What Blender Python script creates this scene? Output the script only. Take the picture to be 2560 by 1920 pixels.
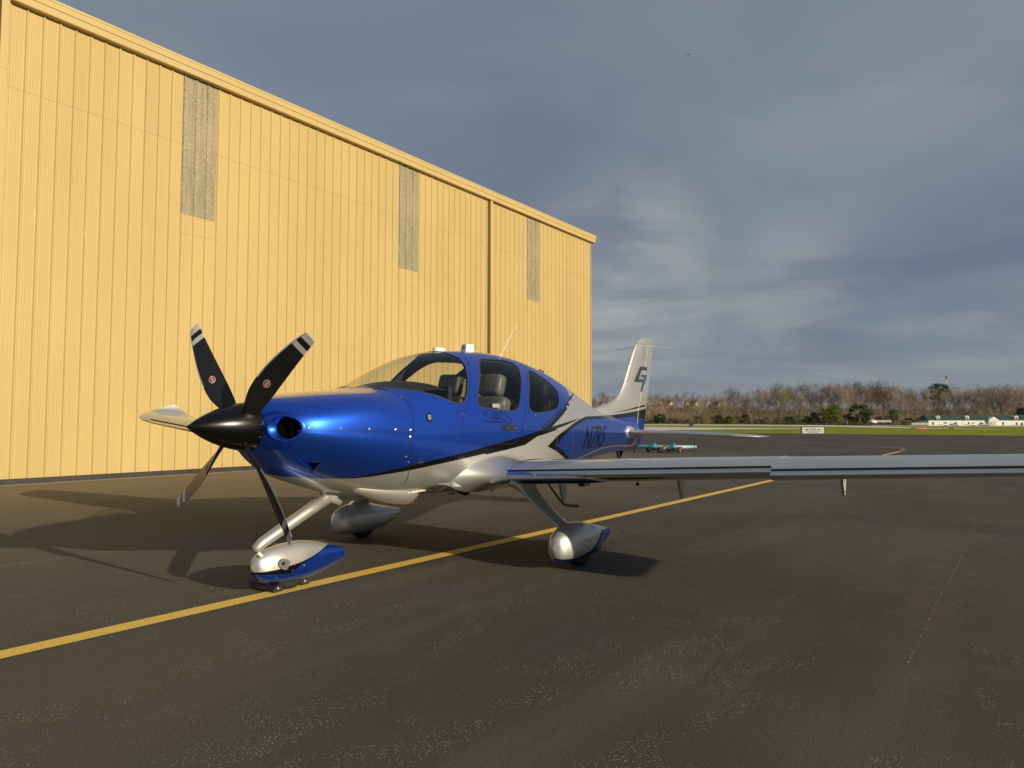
import bpy, bmesh, math, random
import numpy as np
from mathutils import Vector, Matrix

for _o in list(bpy.data.objects):
    bpy.data.objects.remove(_o, do_unlink=True)
S = bpy.context.scene
COL = S.collection
R = math.radians
random.seed(7)
RNG = np.random.default_rng(11)

# ------------------------------------------------------------------ camera
F, YH, H = 1792.86, 1057.92, 1.312            # focal length and horizon row in photo pixels (2560 wide), eye height
TH = math.atan2(YH - 960, F)
cam = bpy.data.cameras.new('camera'); cam_o = bpy.data.objects.new('camera', cam); COL.objects.link(cam_o)
cam.sensor_fit = 'HORIZONTAL'; cam.sensor_width = 36.0; cam.lens = 36.0 * F / 2560
cam.clip_start = 0.05; cam.clip_end = 8000
cam_o.location = (0, 0, H); cam_o.rotation_euler = (math.pi / 2 + TH, 0, 0)
S.camera = cam_o
S.render.resolution_x, S.render.resolution_y = 1024, 768

# ------------------------------------------------------------------ light
SUN_AZ, SUN_EL = R(-51.5), R(16.6)              # direction the light travels (from +Y towards +X), elevation
trav = Vector((math.sin(SUN_AZ) * math.cos(SUN_EL), math.cos(SUN_AZ) * math.cos(SUN_EL), -math.sin(SUN_EL)))
sl = bpy.data.lights.new('sun', 'SUN'); sl.energy = 4.6; sl.angle = R(0.55); sl.color = (1.0, 0.83, 0.60)
so = bpy.data.objects.new('sun', sl); COL.objects.link(so)
so.rotation_euler = trav.to_track_quat('-Z', 'Y').to_euler(); so.location = (30, -30, 30)
S.view_settings.view_transform = 'Standard'; S.view_settings.look = 'None'
S.view_settings.exposure = 0.0; S.view_settings.gamma = 1.0; S.view_settings.use_curve_mapping = False

W = bpy.data.worlds.new('World'); S.world = W; W.use_nodes = True
def world():
    nt = W.node_tree; nt.nodes.clear(); N = nt.nodes.new; L = nt.links.new
    out = N('ShaderNodeOutputWorld'); bg = N('ShaderNodeBackground'); bg.inputs[1].default_value = 0.081
    sky = N('ShaderNodeTexSky'); sky.sky_type = 'NISHITA'; sky.sun_disc = False
    sky.sun_elevation = SUN_EL; sky.sun_rotation = math.atan2(-trav.x, -trav.y)
    tc = N('ShaderNodeTexCoord')
    sep = N('ShaderNodeSeparateXYZ'); L(tc.outputs['Generated'], sep.inputs[0])
    # cloud deck coordinates: direction projected on a high plane, so clouds flatten towards the horizon
    zz = N('ShaderNodeMath'); zz.operation = 'MAXIMUM'; L(sep.outputs[2], zz.inputs[0]); zz.inputs[1].default_value = 0.0
    za = N('ShaderNodeMath'); za.operation = 'ADD'; L(zz.outputs[0], za.inputs[0]); za.inputs[1].default_value = 0.16
    dv = N('ShaderNodeVectorMath'); dv.operation = 'DIVIDE'; L(tc.outputs['Generated'], dv.inputs[0])
    cmb = N('ShaderNodeCombineXYZ')
    for i in range(3): L(za.outputs[0], cmb.inputs[i])
    L(cmb.outputs[0], dv.inputs[1])
    def noise(scale, det, rough, off, dist=0.0, sx=1.0):
        mp = N('ShaderNodeMapping'); mp.inputs['Location'].default_value = off; mp.inputs['Scale'].default_value = (sx, 1, 1)
        L(dv.outputs[0], mp.inputs[0])
        n = N('ShaderNodeTexNoise'); n.inputs['Scale'].default_value = scale; n.inputs['Detail'].default_value = det
        n.inputs['Roughness'].default_value = rough; n.inputs['Distortion'].default_value = dist
        L(mp.outputs[0], n.inputs[0]); return n.outputs['Fac']
    def ramp(fac, stops):
        r = N('ShaderNodeValToRGB'); e = r.color_ramp.elements
        while len(e) > 1: e.remove(e[-1])
        e[0].position = stops[0][0]; e[0].color = (*stops[0][1], 1)
        for p, c in stops[1:]:
            k = e.new(p); k.color = (*c, 1)
        r.color_ramp.interpolation = 'EASE'
        L(fac, r.inputs[0]); return r.outputs[0]
    def mix(a, b, f, typ='MIX'):
        m = N('ShaderNodeMix'); m.data_type = 'RGBA'; m.blend_type = typ
        if isinstance(f, float): m.inputs[0].default_value = f
        else: L(f, m.inputs[0])
        for s, v in ((6, a), (7, b)):
            if isinstance(v, tuple): m.inputs[s].default_value = (*v, 1)
            else: L(v, m.inputs[s])
        return m.outputs[2]
    big = noise(0.55, 3.0, 0.5, (3.1, 1.7, 0.0), 0.3)
    mid = noise(1.5, 5.0, 0.52, (0.4, 5.2, 0.0), 0.45, 0.8)
    wisp = noise(2.6, 7.0, 0.58, (7.7, 2.1, 0.0), 0.35, 0.7)
    deck = ramp(big, [(0.30, (1.95, 2.45, 3.35)), (0.50, (2.50, 2.98, 3.70)), (0.70, (3.15, 3.52, 4.05))])
    soft = ramp(mid, [(0.34, (0.88, 0.89, 0.92)), (0.52, (1.0, 1.0, 1.0)), (0.70, (1.14, 1.12, 1.09))])
    deck = mix(deck, soft, 1.0, 'MULTIPLY')
    # paler, thinner cloud low over the horizon
    lowm = N('ShaderNodeMapRange'); lowm.interpolation_type = 'SMOOTHSTEP'; L(sep.outputs[2], lowm.inputs[0])
    lowm.inputs[1].default_value = 0.30; lowm.inputs[2].default_value = 0.05
    wf = ramp(wisp, [(0.48, (0, 0, 0)), (0.70, (1, 1, 1))])
    bw = N('ShaderNodeRGBToBW'); L(wf, bw.inputs[0])
    m1 = N('ShaderNodeMath'); m1.operation = 'MULTIPLY'; L(bw.outputs[0], m1.inputs[0]); L(lowm.outputs[0], m1.inputs[1])
    m2 = N('ShaderNodeMath'); m2.operation = 'MULTIPLY'; L(m1.outputs[0], m2.inputs[0]); m2.inputs[1].default_value = 0.26
    deck = mix(deck, (4.9, 5.0, 5.1), m2.outputs[0])
    def bank(direction, inner, outer, amount, nz):
        """a paler break in the cloud round one compass direction, broken up by noise"""
        d = Vector(direction).normalized()
        dp = N('ShaderNodeVectorMath'); dp.operation = 'DOT_PRODUCT'; L(tc.outputs['Generated'], dp.inputs[0]); dp.inputs[1].default_value = d
        nrm = N('ShaderNodeMapRange'); nrm.interpolation_type = 'SMOOTHSTEP'; L(dp.outputs['Value'], nrm.inputs[0])
        nrm.inputs[1].default_value = math.cos(R(outer)); nrm.inputs[2].default_value = math.cos(R(inner))
        b = N('ShaderNodeMath'); b.operation = 'MULTIPLY'; L(nrm.outputs[0], b.inputs[0]); L(nz, b.inputs[1])
        b2 = N('ShaderNodeMath'); b2.operation = 'MULTIPLY'; L(b.outputs[0], b2.inputs[0]); b2.inputs[1].default_value = amount
        return b2.outputs[0]
    nb = ramp(mid, [(0.40, (0.15, 0.15, 0.15)), (0.60, (1, 1, 1))]); nbw = N('ShaderNodeRGBToBW'); L(nb, nbw.inputs[0])
    deck = mix(deck, (5.2, 5.2, 5.1), bank((0.13, 1, 0.205), 1.0, 10.5, 0.78, nbw.outputs[0]))
    deck = mix(deck, (5.4, 5.35, 5.2), bank((0.385, 1, 0.185), 0.0, 6.0, 0.28, nbw.outputs[0]))
    hz = N('ShaderNodeMapRange'); hz.interpolation_type = 'SMOOTHSTEP'; L(sep.outputs[2], hz.inputs[0])
    hz.inputs[1].default_value = 0.14; hz.inputs[2].default_value = -0.02
    hm = N('ShaderNodeMath'); hm.operation = 'MULTIPLY'; L(hz.outputs[0], hm.inputs[0]); hm.inputs[1].default_value = 0.6
    deck = mix(deck, (3.7, 4.0, 4.25), hm.outputs[0])
    fin = mix(sky.outputs[0], deck, 0.93)
    L(fin, bg.inputs[0]); L(bg.outputs[0], out.inputs[0])
world()

# ------------------------------------------------------------------ photo pixel -> direction
CAMW = np.array([0.0, 0.0, H])
def wray(px):
    dx = (px[0] - 1280) / F; dz = -(px[1] - 960) / F
    return np.array([dx, math.cos(TH) - dz * math.sin(TH), math.sin(TH) + dz * math.cos(TH)])
def gz(x, y):
    """height of the ground: a flat apron, then a field that rises a little towards the woods"""
    k = np.clip((np.asarray(x, float) - 70) / 130, 0, 1); k = k * k * (3 - 2 * k)
    return np.maximum(0, np.asarray(y, float) - 115) * (0.0042 * (1 - k) + 0.0004 * k)
def gnd(px):
    d = wray(px)
    if d[2] < -1e-6:
        t = -H / d[2]
        if d[1] * t < 115: return np.array([d[0] * t, d[1] * t])
    t = np.linspace(60, 900, 6000); x, y = d[0] * t, d[1] * t
    hit = np.nonzero(H + d[2] * t < gz(x, y))[0]
    i = hit[0] if len(hit) else -1
    return np.array([x[i], y[i]])
def at_depth(px, dep):
    d = wray(px); return CAMW + d * (dep / d[1])

# ------------------------------------------------------------------ materials
MATS = {}
def mat(name, base, rough=0.5, metal=0.0, coat=0.0, coat_rough=0.03, spec=0.5, bump=None, var=None, ior=1.5, sheen=0.0):
    """Principled material; var=(scale, amount, detail[, stretch]) mottles the colour, bump=(scale, strength) adds fine relief"""
    m = bpy.data.materials.new(name); m.use_nodes = True; nt = m.node_tree; N = nt.nodes.new; L = nt.links.new
    p = nt.nodes['Principled BSDF']
    p.inputs['Base Color'].default_value = (*base, 1); p.inputs['Roughness'].default_value = rough
    p.inputs['Metallic'].default_value = metal; p.inputs['Coat Weight'].default_value = coat
    p.inputs['Coat Roughness'].default_value = coat_rough; p.inputs['Specular IOR Level'].default_value = spec
    p.inputs['IOR'].default_value = ior
    if var or bump: tc = N('ShaderNodeTexCoord')
    if var:
        n = N('ShaderNodeTexNoise'); n.inputs['Scale'].default_value = var[0]; n.inputs['Detail'].default_value = var[2]
        if len(var) > 3:
            mp = N('ShaderNodeMapping'); mp.inputs['Scale'].default_value = var[3]; L(tc.outputs['Object'], mp.inputs[0]); L(mp.outputs[0], n.inputs[0])
        else: L(tc.outputs['Object'], n.inputs[0])
        r = N('ShaderNodeMapRange'); L(n.outputs['Fac'], r.inputs[0]); r.inputs[1].default_value = 0.3; r.inputs[2].default_value = 0.7
        r.inputs[3].default_value = 1 - var[1]; r.inputs[4].default_value = 1 + var[1]
        mx = N('ShaderNodeVectorMath'); mx.operation = 'SCALE'; mx.inputs[0].default_value = base; L(r.outputs[0], mx.inputs['Scale'])
        L(mx.outputs[0], p.inputs['Base Color'])
    if bump:
        n = N('ShaderNodeTexNoise'); n.inputs['Scale'].default_value = bump[0]; n.inputs['Detail'].default_value = 4
        L(tc.outputs['Object'], n.inputs[0]); b = N('ShaderNodeBump'); b.inputs['Strength'].default_value = bump[1]
        b.inputs['Distance'].default_value = bump[2] if len(bump) > 2 else 0.01
        L(n.outputs['Fac'], b.inputs['Height']); L(b.outputs[0], p.inputs['Normal'])
    MATS[name] = m; return m

mat('blue_paint', (0.012, 0.095, 0.68), 0.36, 0.86, 1.0, 0.02, var=(2.5, 0.05, 2))
mat('silver_paint', (0.525, 0.53, 0.515), 0.46, 0.64, 1.0, 0.03, var=(2.0, 0.05, 2))
mat('black_paint', (0.004, 0.004, 0.005), 0.10, 0.0, spec=0.45)
mat('charcoal_paint', (0.035, 0.036, 0.04), 0.35, 0.2, 0.6, 0.05)
mat('satin_black', (0.003, 0.003, 0.0035), 0.25, 0.0, 0.0, spec=0.38, var=(9, 0.1, 3))
mat('blade_black', (0.012, 0.012, 0.013), 0.42, var=(9, 0.15, 3))
mat('bare_metal', (0.68, 0.65, 0.61), 0.14, 1.0)
mat('fastener_metal', (0.75, 0.66, 0.56), 0.25, 1.0)
mat('grey_metal', (0.33, 0.33, 0.31), 0.42, 0.7)
mat('bracket_grey', (0.42, 0.43, 0.42), 0.5, 0.15, var=(14, 0.1, 3))
mat('exhaust_metal', (0.42, 0.27, 0.19), 0.38, 1.0, var=(14, 0.25, 4))
mat('rubber', (0.018, 0.017, 0.016), 0.75, var=(20, 0.25, 4))
mat('rubber_seal', (0.03, 0.028, 0.026), 0.55)
mat('white_plastic', (0.78, 0.77, 0.74), 0.4, coat=0.3)
mat('off_white_decal', (0.62, 0.62, 0.60), 0.5, var=(30, 0.15, 3))
mat('seam_dark', (0.004, 0.008, 0.03), 0.5)
mat('seam_grey', (0.13, 0.13, 0.12), 0.5)
mat('panel_gap', (0.01, 0.01, 0.01), 0.8)
mat('red_decal', (0.55, 0.02, 0.03), 0.4)
mat('olive_decal', (0.14, 0.10, 0.04), 0.5)
mat('logo_blue', (0.02, 0.06, 0.30), 0.3, 0.4, 1.0)
mat('lining', (0.045, 0.047, 0.05), 0.8, var=(8, 0.15, 3))
mat('dash_black', (0.014, 0.015, 0.015), 0.7, bump=(220, 0.15, 0.002))
mat('seat_leather', (0.15, 0.15, 0.143), 0.42, var=(14, 0.12, 4), bump=(90, 0.2, 0.002))
mat('seat_dark', (0.04, 0.042, 0.044), 0.5, bump=(90, 0.2, 0.002))
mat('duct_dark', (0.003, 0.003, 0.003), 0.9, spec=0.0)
def glass_mat(name, tint, ior=1.45):
    m = bpy.data.materials.new(name); m.use_nodes = True; nt = m.node_tree; nt.nodes.clear(); N = nt.nodes.new; L = nt.links.new
    o = N('ShaderNodeOutputMaterial'); mx = N('ShaderNodeMixShader'); ge = N('ShaderNodeNewGeometry')
    dp = N('ShaderNodeVectorMath'); dp.operation = 'DOT_PRODUCT'; L(ge.outputs['Normal'], dp.inputs[0]); L(ge.outputs['Incoming'], dp.inputs[1])
    def mth(op, a, b=None):
        k = N('ShaderNodeMath'); k.operation = op
        for i, v in ((0, a), (1, b)):
            if v is None: continue
            if isinstance(v, (int, float)): k.inputs[i].default_value = v
            else: L(v, k.inputs[i])
        return k.outputs[0]
    f0 = ((ior - 1) / (ior + 1)) ** 2; fr = mth('MULTIPLY_ADD', mth('POWER', mth('SUBTRACT', 1.0, mth('ABSOLUTE', dp.outputs['Value'])), 5.0), 1 - f0); fr.node.inputs[2].default_value = f0
    tr = N('ShaderNodeBsdfTransparent'); tr.inputs[0].default_value = (*tint, 1)
    gl = N('ShaderNodeBsdfGlossy'); gl.inputs['Roughness'].default_value = 0.01; gl.inputs['Color'].default_value = (0.9, 0.9, 0.9, 1)
    L(fr, mx.inputs[0]); L(tr.outputs[0], mx.inputs[1]); L(gl.outputs[0], mx.inputs[2]); L(mx.outputs[0], o.inputs[0])
    MATS[name] = m; return m
glass_mat('windshield_glass', (0.86, 0.88, 0.86)); glass_mat('door_glass', (0.80, 0.82, 0.80)); glass_mat('tinted_glass', (0.34, 0.36, 0.37))
glass_mat('pane_glass', (0.25, 0.27, 0.28))

# ------------------------------------------------------------------ object helpers
def mlist(m):
    if m is None: return []
    return [MATS[x] if isinstance(x, str) else x for x in (m if isinstance(m, (list, tuple)) else [m])]
def mesh_data(name, v, f, m=None, mi=None, smooth=False):
    me = bpy.data.meshes.new(name); me.from_pydata([tuple(map(float, q)) for q in v], [], [tuple(map(int, q)) for q in f])
    for x in mlist(m): me.materials.append(x)
    if mi is not None: me.polygons.foreach_set('material_index', np.array(mi, dtype=np.int32))
    if smooth: me.polygons.foreach_set('use_smooth', np.ones(len(me.polygons), dtype=bool))
    me.update(); return me
def put(name, me, parent=None, **kw):
    o = bpy.data.objects.new(name, me); COL.objects.link(o)
    if parent is not None: o.parent = parent
    for k, v in kw.items(): o[k] = v
    return o
def mk(name, v, f, m, parent=None, smooth=False, mi=None, **kw):
    return put(name, mesh_data(name, v, f, m, mi, smooth), parent, **kw)
def empty(name, loc=(0, 0, 0), rz=0.0, **kw):
    o = bpy.data.objects.new(name, None); COL.objects.link(o); o.location = loc; o.rotation_euler = (0, 0, rz); o.empty_display_size = 0.2
    for k, v in kw.items(): o[k] = v
    return o
class MB:
    """collects simple solids into one mesh"""
    def __init__(s): s.v = []; s.f = []; s.mi = []
    def add(s, v, f, mi=0):
        n = len(s.v); s.v += [tuple(q) for q in v]; s.f += [tuple(i + n for i in q) for q in f]; s.mi += [mi] * len(f); return s
    def box(s, a, b, mi=0, M=None):
        x0, y0, z0 = a; x1, y1, z1 = b
        v = [(x0, y0, z0), (x1, y0, z0), (x1, y1, z0), (x0, y1, z0), (x0, y0, z1), (x1, y0, z1), (x1, y1, z1), (x0, y1, z1)]
        if M is not None: v = [tuple(M @ Vector(q)) for q in v]
        return s.add(v, [(0, 3, 2, 1), (4, 5, 6, 7), (0, 1, 5, 4), (1, 2, 6, 5), (2, 3, 7, 6), (3, 0, 4, 7)], mi)
    def tube(s, pts, rad, n=8, mi=0, cap=True, flat=None):
        P = [Vector(p) for p in pts]; rad = rad if isinstance(rad, (list, tuple)) else [rad] * len(P)
        ref = None; rings = []
        for i, p in enumerate(P):
            t = (P[min(i + 1, len(P) - 1)] - P[max(i - 1, 0)]).normalized()
            if ref is None: ref = t.orthogonal().normalized() if flat is None else (Vector(flat) - t * t.dot(Vector(flat))).normalized()
            else: ref = (ref - t * t.dot(ref)).normalized()
            bn = t.cross(ref)
            rings.append([p + (ref * math.cos(2 * math.pi * k / n) + bn * math.sin(2 * math.pi * k / n)) * rad[i] for k in range(n)])
        v = [q for r in rings for q in r]; f = []
        for i in range(len(P) - 1):
            for k in range(n): f.append((i * n + k, i * n + (k + 1) % n, (i + 1) * n + (k + 1) % n, (i + 1) * n + k))
        if cap: f += [tuple(range(n))[::-1], tuple((len(P) - 1) * n + k for k in range(n))]
        return s.add(v, f, mi)
    def build(s, name, m, parent=None, smooth=False, **kw):
        return mk(name, s.v, s.f, m, parent, smooth, s.mi, **kw)
def loft(rings, close=True, cap0=False, cap1=False):
    n = len(rings[0]); v = [q for r in rings for q in r]; f = []
    for i in range(len(rings) - 1):
        for k in range(n if close else n - 1):
            k2 = (k + 1) % n; f.append((i * n + k, i * n + k2, (i + 1) * n + k2, (i + 1) * n + k))
    if cap0: f.append(tuple(range(n))[::-1])
    if cap1: f.append(tuple((len(rings) - 1) * n + k for k in range(n)))
    return v, f
def pchip(xs, ys):
    """monotone cubic through the points; returns a vectorised function"""
    xs = np.array(xs, float); ys = np.array(ys, float); o = np.argsort(xs); xs, ys = xs[o], ys[o]
    h = np.diff(xs); d = np.diff(ys) / h; m = np.zeros_like(ys)
    for i in range(1, len(xs) - 1):
        if d[i - 1] * d[i] > 0:
            w1 = 2 * h[i] + h[i - 1]; w2 = h[i] + 2 * h[i - 1]; m[i] = (w1 + w2) / (w1 / d[i - 1] + w2 / d[i])
    m[0], m[-1] = d[0], d[-1]
    def fn(x):
        x = np.clip(np.asarray(x, float), xs[0], xs[-1]); i = np.clip(np.searchsorted(xs, x) - 1, 0, len(h) - 1)
        t = (x - xs[i]) / h[i]
        return ((2 * t**3 - 3 * t**2 + 1) * ys[i] + (t**3 - 2 * t**2 + t) * h[i] * m[i] + (-2 * t**3 + 3 * t**2) * ys[i + 1] + (t**3 - t**2) * h[i] * m[i + 1])
    return fn
def inpoly(x, y, poly):
    x = np.asarray(x); y = np.asarray(y); ins = np.zeros(x.shape, bool); n = len(poly); j = n - 1
    for i in range(n):
        xi, yi = poly[i]; xj, yj = poly[j]
        if yi != yj:
            c = ((yi > y) != (yj > y)) & (x < (xj - xi) * (y - yi) / (yj - yi) + xi); ins ^= c
        j = i
    return ins
def smooth_poly(pts, it=2, closed=True):
    P = [np.array(p, float) for p in pts]
    for _ in range(it):
        Q = []; n = len(P)
        rng = range(n if closed else n - 1)
        if not closed: Q.append(P[0])
        for i in rng:
            a, b = P[i], P[(i + 1) % n]; Q += [a * .75 + b * .25, a * .25 + b * .75]
        if not closed: Q.append(P[-1])
        P = Q
    return P
def text_mesh(body, size=1.0, bold=0.0, shear=0.0, align='LEFT', spacing=1.0):
    c = bpy.data.curves.new('t', 'FONT'); c.body = body; c.size = size; c.offset = bold; c.shear = shear; c.align_x = align
    c.space_character = spacing; c.resolution_u = 3; c.fill_mode = 'FRONT'
    o = bpy.data.objects.new('t', c); me = bpy.data.meshes.new_from_object(o)
    v = np.array([q.co[:] for q in me.vertices]); f = [tuple(q.vertices) for q in me.polygons]
    bpy.data.objects.remove(o); bpy.data.meshes.remove(me); bpy.data.curves.remove(c)
    return v, f
# ================================================================== SETTING
WANG = R(35.55)                                  # compass angle of the hangar wall and the painted line
WD = np.array([math.sin(WANG), math.cos(WANG)]); WN = np.array([WD[1], -WD[0]])   # along the wall, and out of it towards the apron
WP = np.array([-9.297, 17.341])                  # a point at the foot of the wall

def asphalt_mat():
    m = bpy.data.materials.new('asphalt'); m.use_nodes = True; nt = m.node_tree; N = nt.nodes.new; L = nt.links.new
    p = nt.nodes['Principled BSDF']; tc = N('ShaderNodeTexCoord')
    mp = N('ShaderNodeMapping'); mp.inputs['Rotation'].default_value = (0, 0, WANG); L(tc.outputs['Object'], mp.inputs[0])   # y now runs along the wall
    def noise(scale, det, rough, stretch=(1, 1, 1), dist=0.0):
        q = N('ShaderNodeMapping'); q.inputs['Scale'].default_value = stretch; L(mp.outputs[0], q.inputs[0])
        n = N('ShaderNodeTexNoise'); n.inputs['Scale'].default_value = scale; n.inputs['Detail'].default_value = det; n.inputs['Roughness'].default_value = rough
        n.inputs['Distortion'].default_value = dist
        L(q.outputs[0], n.inputs[0]); return n.outputs['Fac']
    def rng(x, a, b, c, d, smooth=True):
        r = N('ShaderNodeMapRange'); r.inputs[1].default_value = a; r.inputs[2].default_value = b; r.inputs[3].default_value = c; r.inputs[4].default_value = d
        if smooth: r.interpolation_type = 'SMOOTHSTEP'
        L(x, r.inputs[0]); return r.outputs[0]
    def mth(op, a, b):
        k = N('ShaderNodeMath'); k.operation = op
        for i, v in ((0, a), (1, b)):
            if isinstance(v, (int, float)): k.inputs[i].default_value = v
            else: L(v, k.inputs[i])
        return k.outputs[0]
    def mix(a, b, f, typ='MIX'):
        k = N('ShaderNodeMix'); k.data_type = 'RGBA'; k.blend_type = typ
        if isinstance(f, (int, float)): k.inputs[0].default_value = f
        else: L(f, k.inputs[0])
        for s, v in ((6, a), (7, b)):
            if isinstance(v, tuple): k.inputs[s].default_value = (*v, 1)
            else: L(v, k.inputs[s])
        return k.outputs[2]
    patch = noise(0.22, 5, 0.55, dist=0.6); streak = noise(0.9, 6, 0.6, (1.6, 0.10, 1)); grain = noise(95, 3, 0.7); fine = noise(330, 2, 0.6)
    col = mix((0.072, 0.067, 0.056), (0.098, 0.090, 0.074), rng(patch, 0.38, 0.62, 0, 1))
    col = mix(col, (0.130, 0.117, 0.094), rng(streak, 0.50, 0.72, 0, 0.55))
    # tan dust blown against the foot of the hangar
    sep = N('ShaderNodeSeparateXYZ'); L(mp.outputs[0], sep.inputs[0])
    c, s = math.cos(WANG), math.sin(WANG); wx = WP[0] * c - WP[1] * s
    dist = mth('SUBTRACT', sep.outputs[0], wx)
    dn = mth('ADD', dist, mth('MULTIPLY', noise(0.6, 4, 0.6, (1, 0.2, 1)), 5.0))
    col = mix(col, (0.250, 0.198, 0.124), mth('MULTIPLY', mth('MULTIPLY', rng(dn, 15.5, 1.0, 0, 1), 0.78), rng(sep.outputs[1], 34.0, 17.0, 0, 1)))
    # tyre and squeegee marks: thin pale scuffs
    sc = N('ShaderNodeTexNoise'); sc.inputs['Scale'].default_value = 0.5; sc.inputs['Detail'].default_value = 2; L(mp.outputs[0], sc.inputs[0])
    # pale grit lying in loose drifts
    def grit(scale, thr, mask, amount):
        v = N('ShaderNodeTexVoronoi'); v.inputs['Scale'].default_value = scale; L(mp.outputs[0], v.inputs['Vector'])
        wn = N('ShaderNodeTexWhiteNoise'); L(v.outputs['Color'], wn.inputs[0])
        a = rng(v.outputs['Distance'], thr, thr * 0.6, 0, 1); b = rng(wn.outputs['Value'], 0.55, 0.62, 0, 1)
        return mth('MULTIPLY', mth('MULTIPLY', mth('MULTIPLY', a, b), mask), amount)
    drift = rng(mth('MULTIPLY', noise(0.75, 5, 0.62, (2.2, 0.55, 1), 0.4), rng(noise(3.2, 4, 0.6), 0.35, 0.65, 0.7, 1.15)), 0.46, 0.60, 0.0, 1.0)
    far = rng(noise(0.4, 3, 0.5), 0.3, 0.7, 0.06, 0.26)
    g = mth('MAXIMUM', grit(92, 0.32, mth('MAXIMUM', drift, far), 0.85), grit(38, 0.17, mth('MAXIMUM', mth('MULTIPLY', drift, 0.55), mth('MULTIPLY', far, 0.2)), 0.8))
    g = mth('MAXIMUM', g, grit(9, 0.085, rng(noise(0.5, 2, 0.5), 0.50, 0.6, 0, 1), 0.9))
    tone = rng(grain, 0.25, 0.75, 0.72, 1.30)
    sp = N('ShaderNodeVectorMath'); sp.operation = 'SCALE'; L(col, sp.inputs[0]); L(tone, sp.inputs['Scale'])
    col = mix(sp.outputs[0], (0.50, 0.47, 0.42), g)
    # old hairline cracks
    vc = N('ShaderNodeTexVoronoi'); vc.feature = 'DISTANCE_TO_EDGE'; vc.inputs['Scale'].default_value = 0.19
    wv = N('ShaderNodeMapping'); L(mp.outputs[0], wv.inputs[0]); dd = N('ShaderNodeTexNoise'); dd.inputs['Scale'].default_value = 1.4; dd.inputs['Detail'].default_value = 5; L(mp.outputs[0], dd.inputs[0])
    ad = N('ShaderNodeVectorMath'); ad.operation = 'ADD'; L(wv.outputs[0], ad.inputs[0]); L(dd.outputs['Color'], ad.inputs[1]); L(ad.outputs[0], vc.inputs['Vector'])
    ck = mth('MULTIPLY', rng(vc.outputs['Distance'], 0.0022, 0.0008, 0, 1), rng(noise(0.33, 2, 0.5), 0.58, 0.66, 0, 1))
    col = mix(col, (0.012, 0.011, 0.010), mth('MULTIPLY', ck, 0.8))
    L(col, p.inputs['Base Color'])
    p.inputs['Roughness'].default_value = 0.82; p.inputs['Specular IOR Level'].default_value = 0.12
    L(rng(streak, 0.4, 0.7, 0.74, 0.88), p.inputs['Roughness'])
    b = N('ShaderNodeBump'); b.inputs['Strength'].default_value = 0.55; b.inputs['Distance'].default_value = 0.004
    L(mth('ADD', grain, mth('MULTIPLY', fine, 0.5)), b.inputs['Height']); L(b.outputs[0], p.inputs['Normal'])
    MATS['asphalt'] = m
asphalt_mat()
mat('grass', (0.26, 0.285, 0.046), 0.9, spec=0.0, var=(0.25, 0.30, 8), bump=(3.0, 0.4, 0.05))
mat('concrete_strip', (0.70, 0.61, 0.50), 0.85, var=(0.12, 0.12, 6))
mat('yellow_line', (0.80, 0.55, 0.105), 0.7, var=(60, 0.20, 6), bump=(95, 0.4, 0.003))
def worn_mat(name, col, thr):
    m = bpy.data.materials.new(name); m.use_nodes = True; nt = m.node_tree; N = nt.nodes.new; L = nt.links.new
    p = nt.nodes['Principled BSDF']; p.inputs['Base Color'].default_value = (*col, 1); p.inputs['Roughness'].default_value = 0.85
    tc = N('ShaderNodeTexCoord'); n = N('ShaderNodeTexNoise'); n.inputs['Scale'].default_value = 26; n.inputs['Detail'].default_value = 6; n.inputs['Roughness'].default_value = 0.7
    L(tc.outputs['Object'], n.inputs[0]); r = N('ShaderNodeMapRange'); L(n.outputs['Fac'], r.inputs[0]); r.inputs[1].default_value = thr; r.inputs[2].default_value = thr + 0.14; r.inputs[4].default_value = 0.8
    L(r.outputs[0], p.inputs['Alpha']); MATS[name] = m
worn_mat('worn_white_line', (0.36, 0.34, 0.30), 0.50)
worn_mat('worn_yellow_line', (0.50, 0.36, 0.12), 0.40)

# ground: one sheet out to the horizon
def ground():
    xs = np.unique(np.concatenate([np.linspace(-3000, -300, 8), np.linspace(-300, 500, 41), np.linspace(500, 3000, 8)]))
    ys = np.unique(np.concatenate([np.linspace(-3000, -200, 6), np.linspace(-200, 700, 46), np.linspace(700, 3500, 8)]))
    v = [(x, y, float(min(gz(x, y), 1.8)) - 0.02) for y in ys for x in xs]; n = len(xs)
    f = [(j * n + i, j * n + i + 1, (j + 1) * n + i + 1, (j + 1) * n + i) for j in range(len(ys) - 1) for i in range(n - 1)]
    mk('ground', v, f, 'grass', smooth=True, kind='structure')
ground()
e0, e1, e2 = gnd((1630, 1082)), gnd((1860, 1083)), gnd((2560, 1089.5))
ext = e2 + (e2 - e1) * 1.6; ext0 = e0 + (e0 - e1) * 4
ap = [(-70, -45), (95, -45), tuple(ext), tuple(e2), tuple((e1 + e2) / 2 + np.array([1.0, 1.2])), tuple(e1), tuple(e0), tuple(ext0), (-70, 110)]
mk('apron', [(x, y, 0.0) for x, y in ap], [tuple(range(len(ap)))], 'asphalt', kind='structure')

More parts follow.
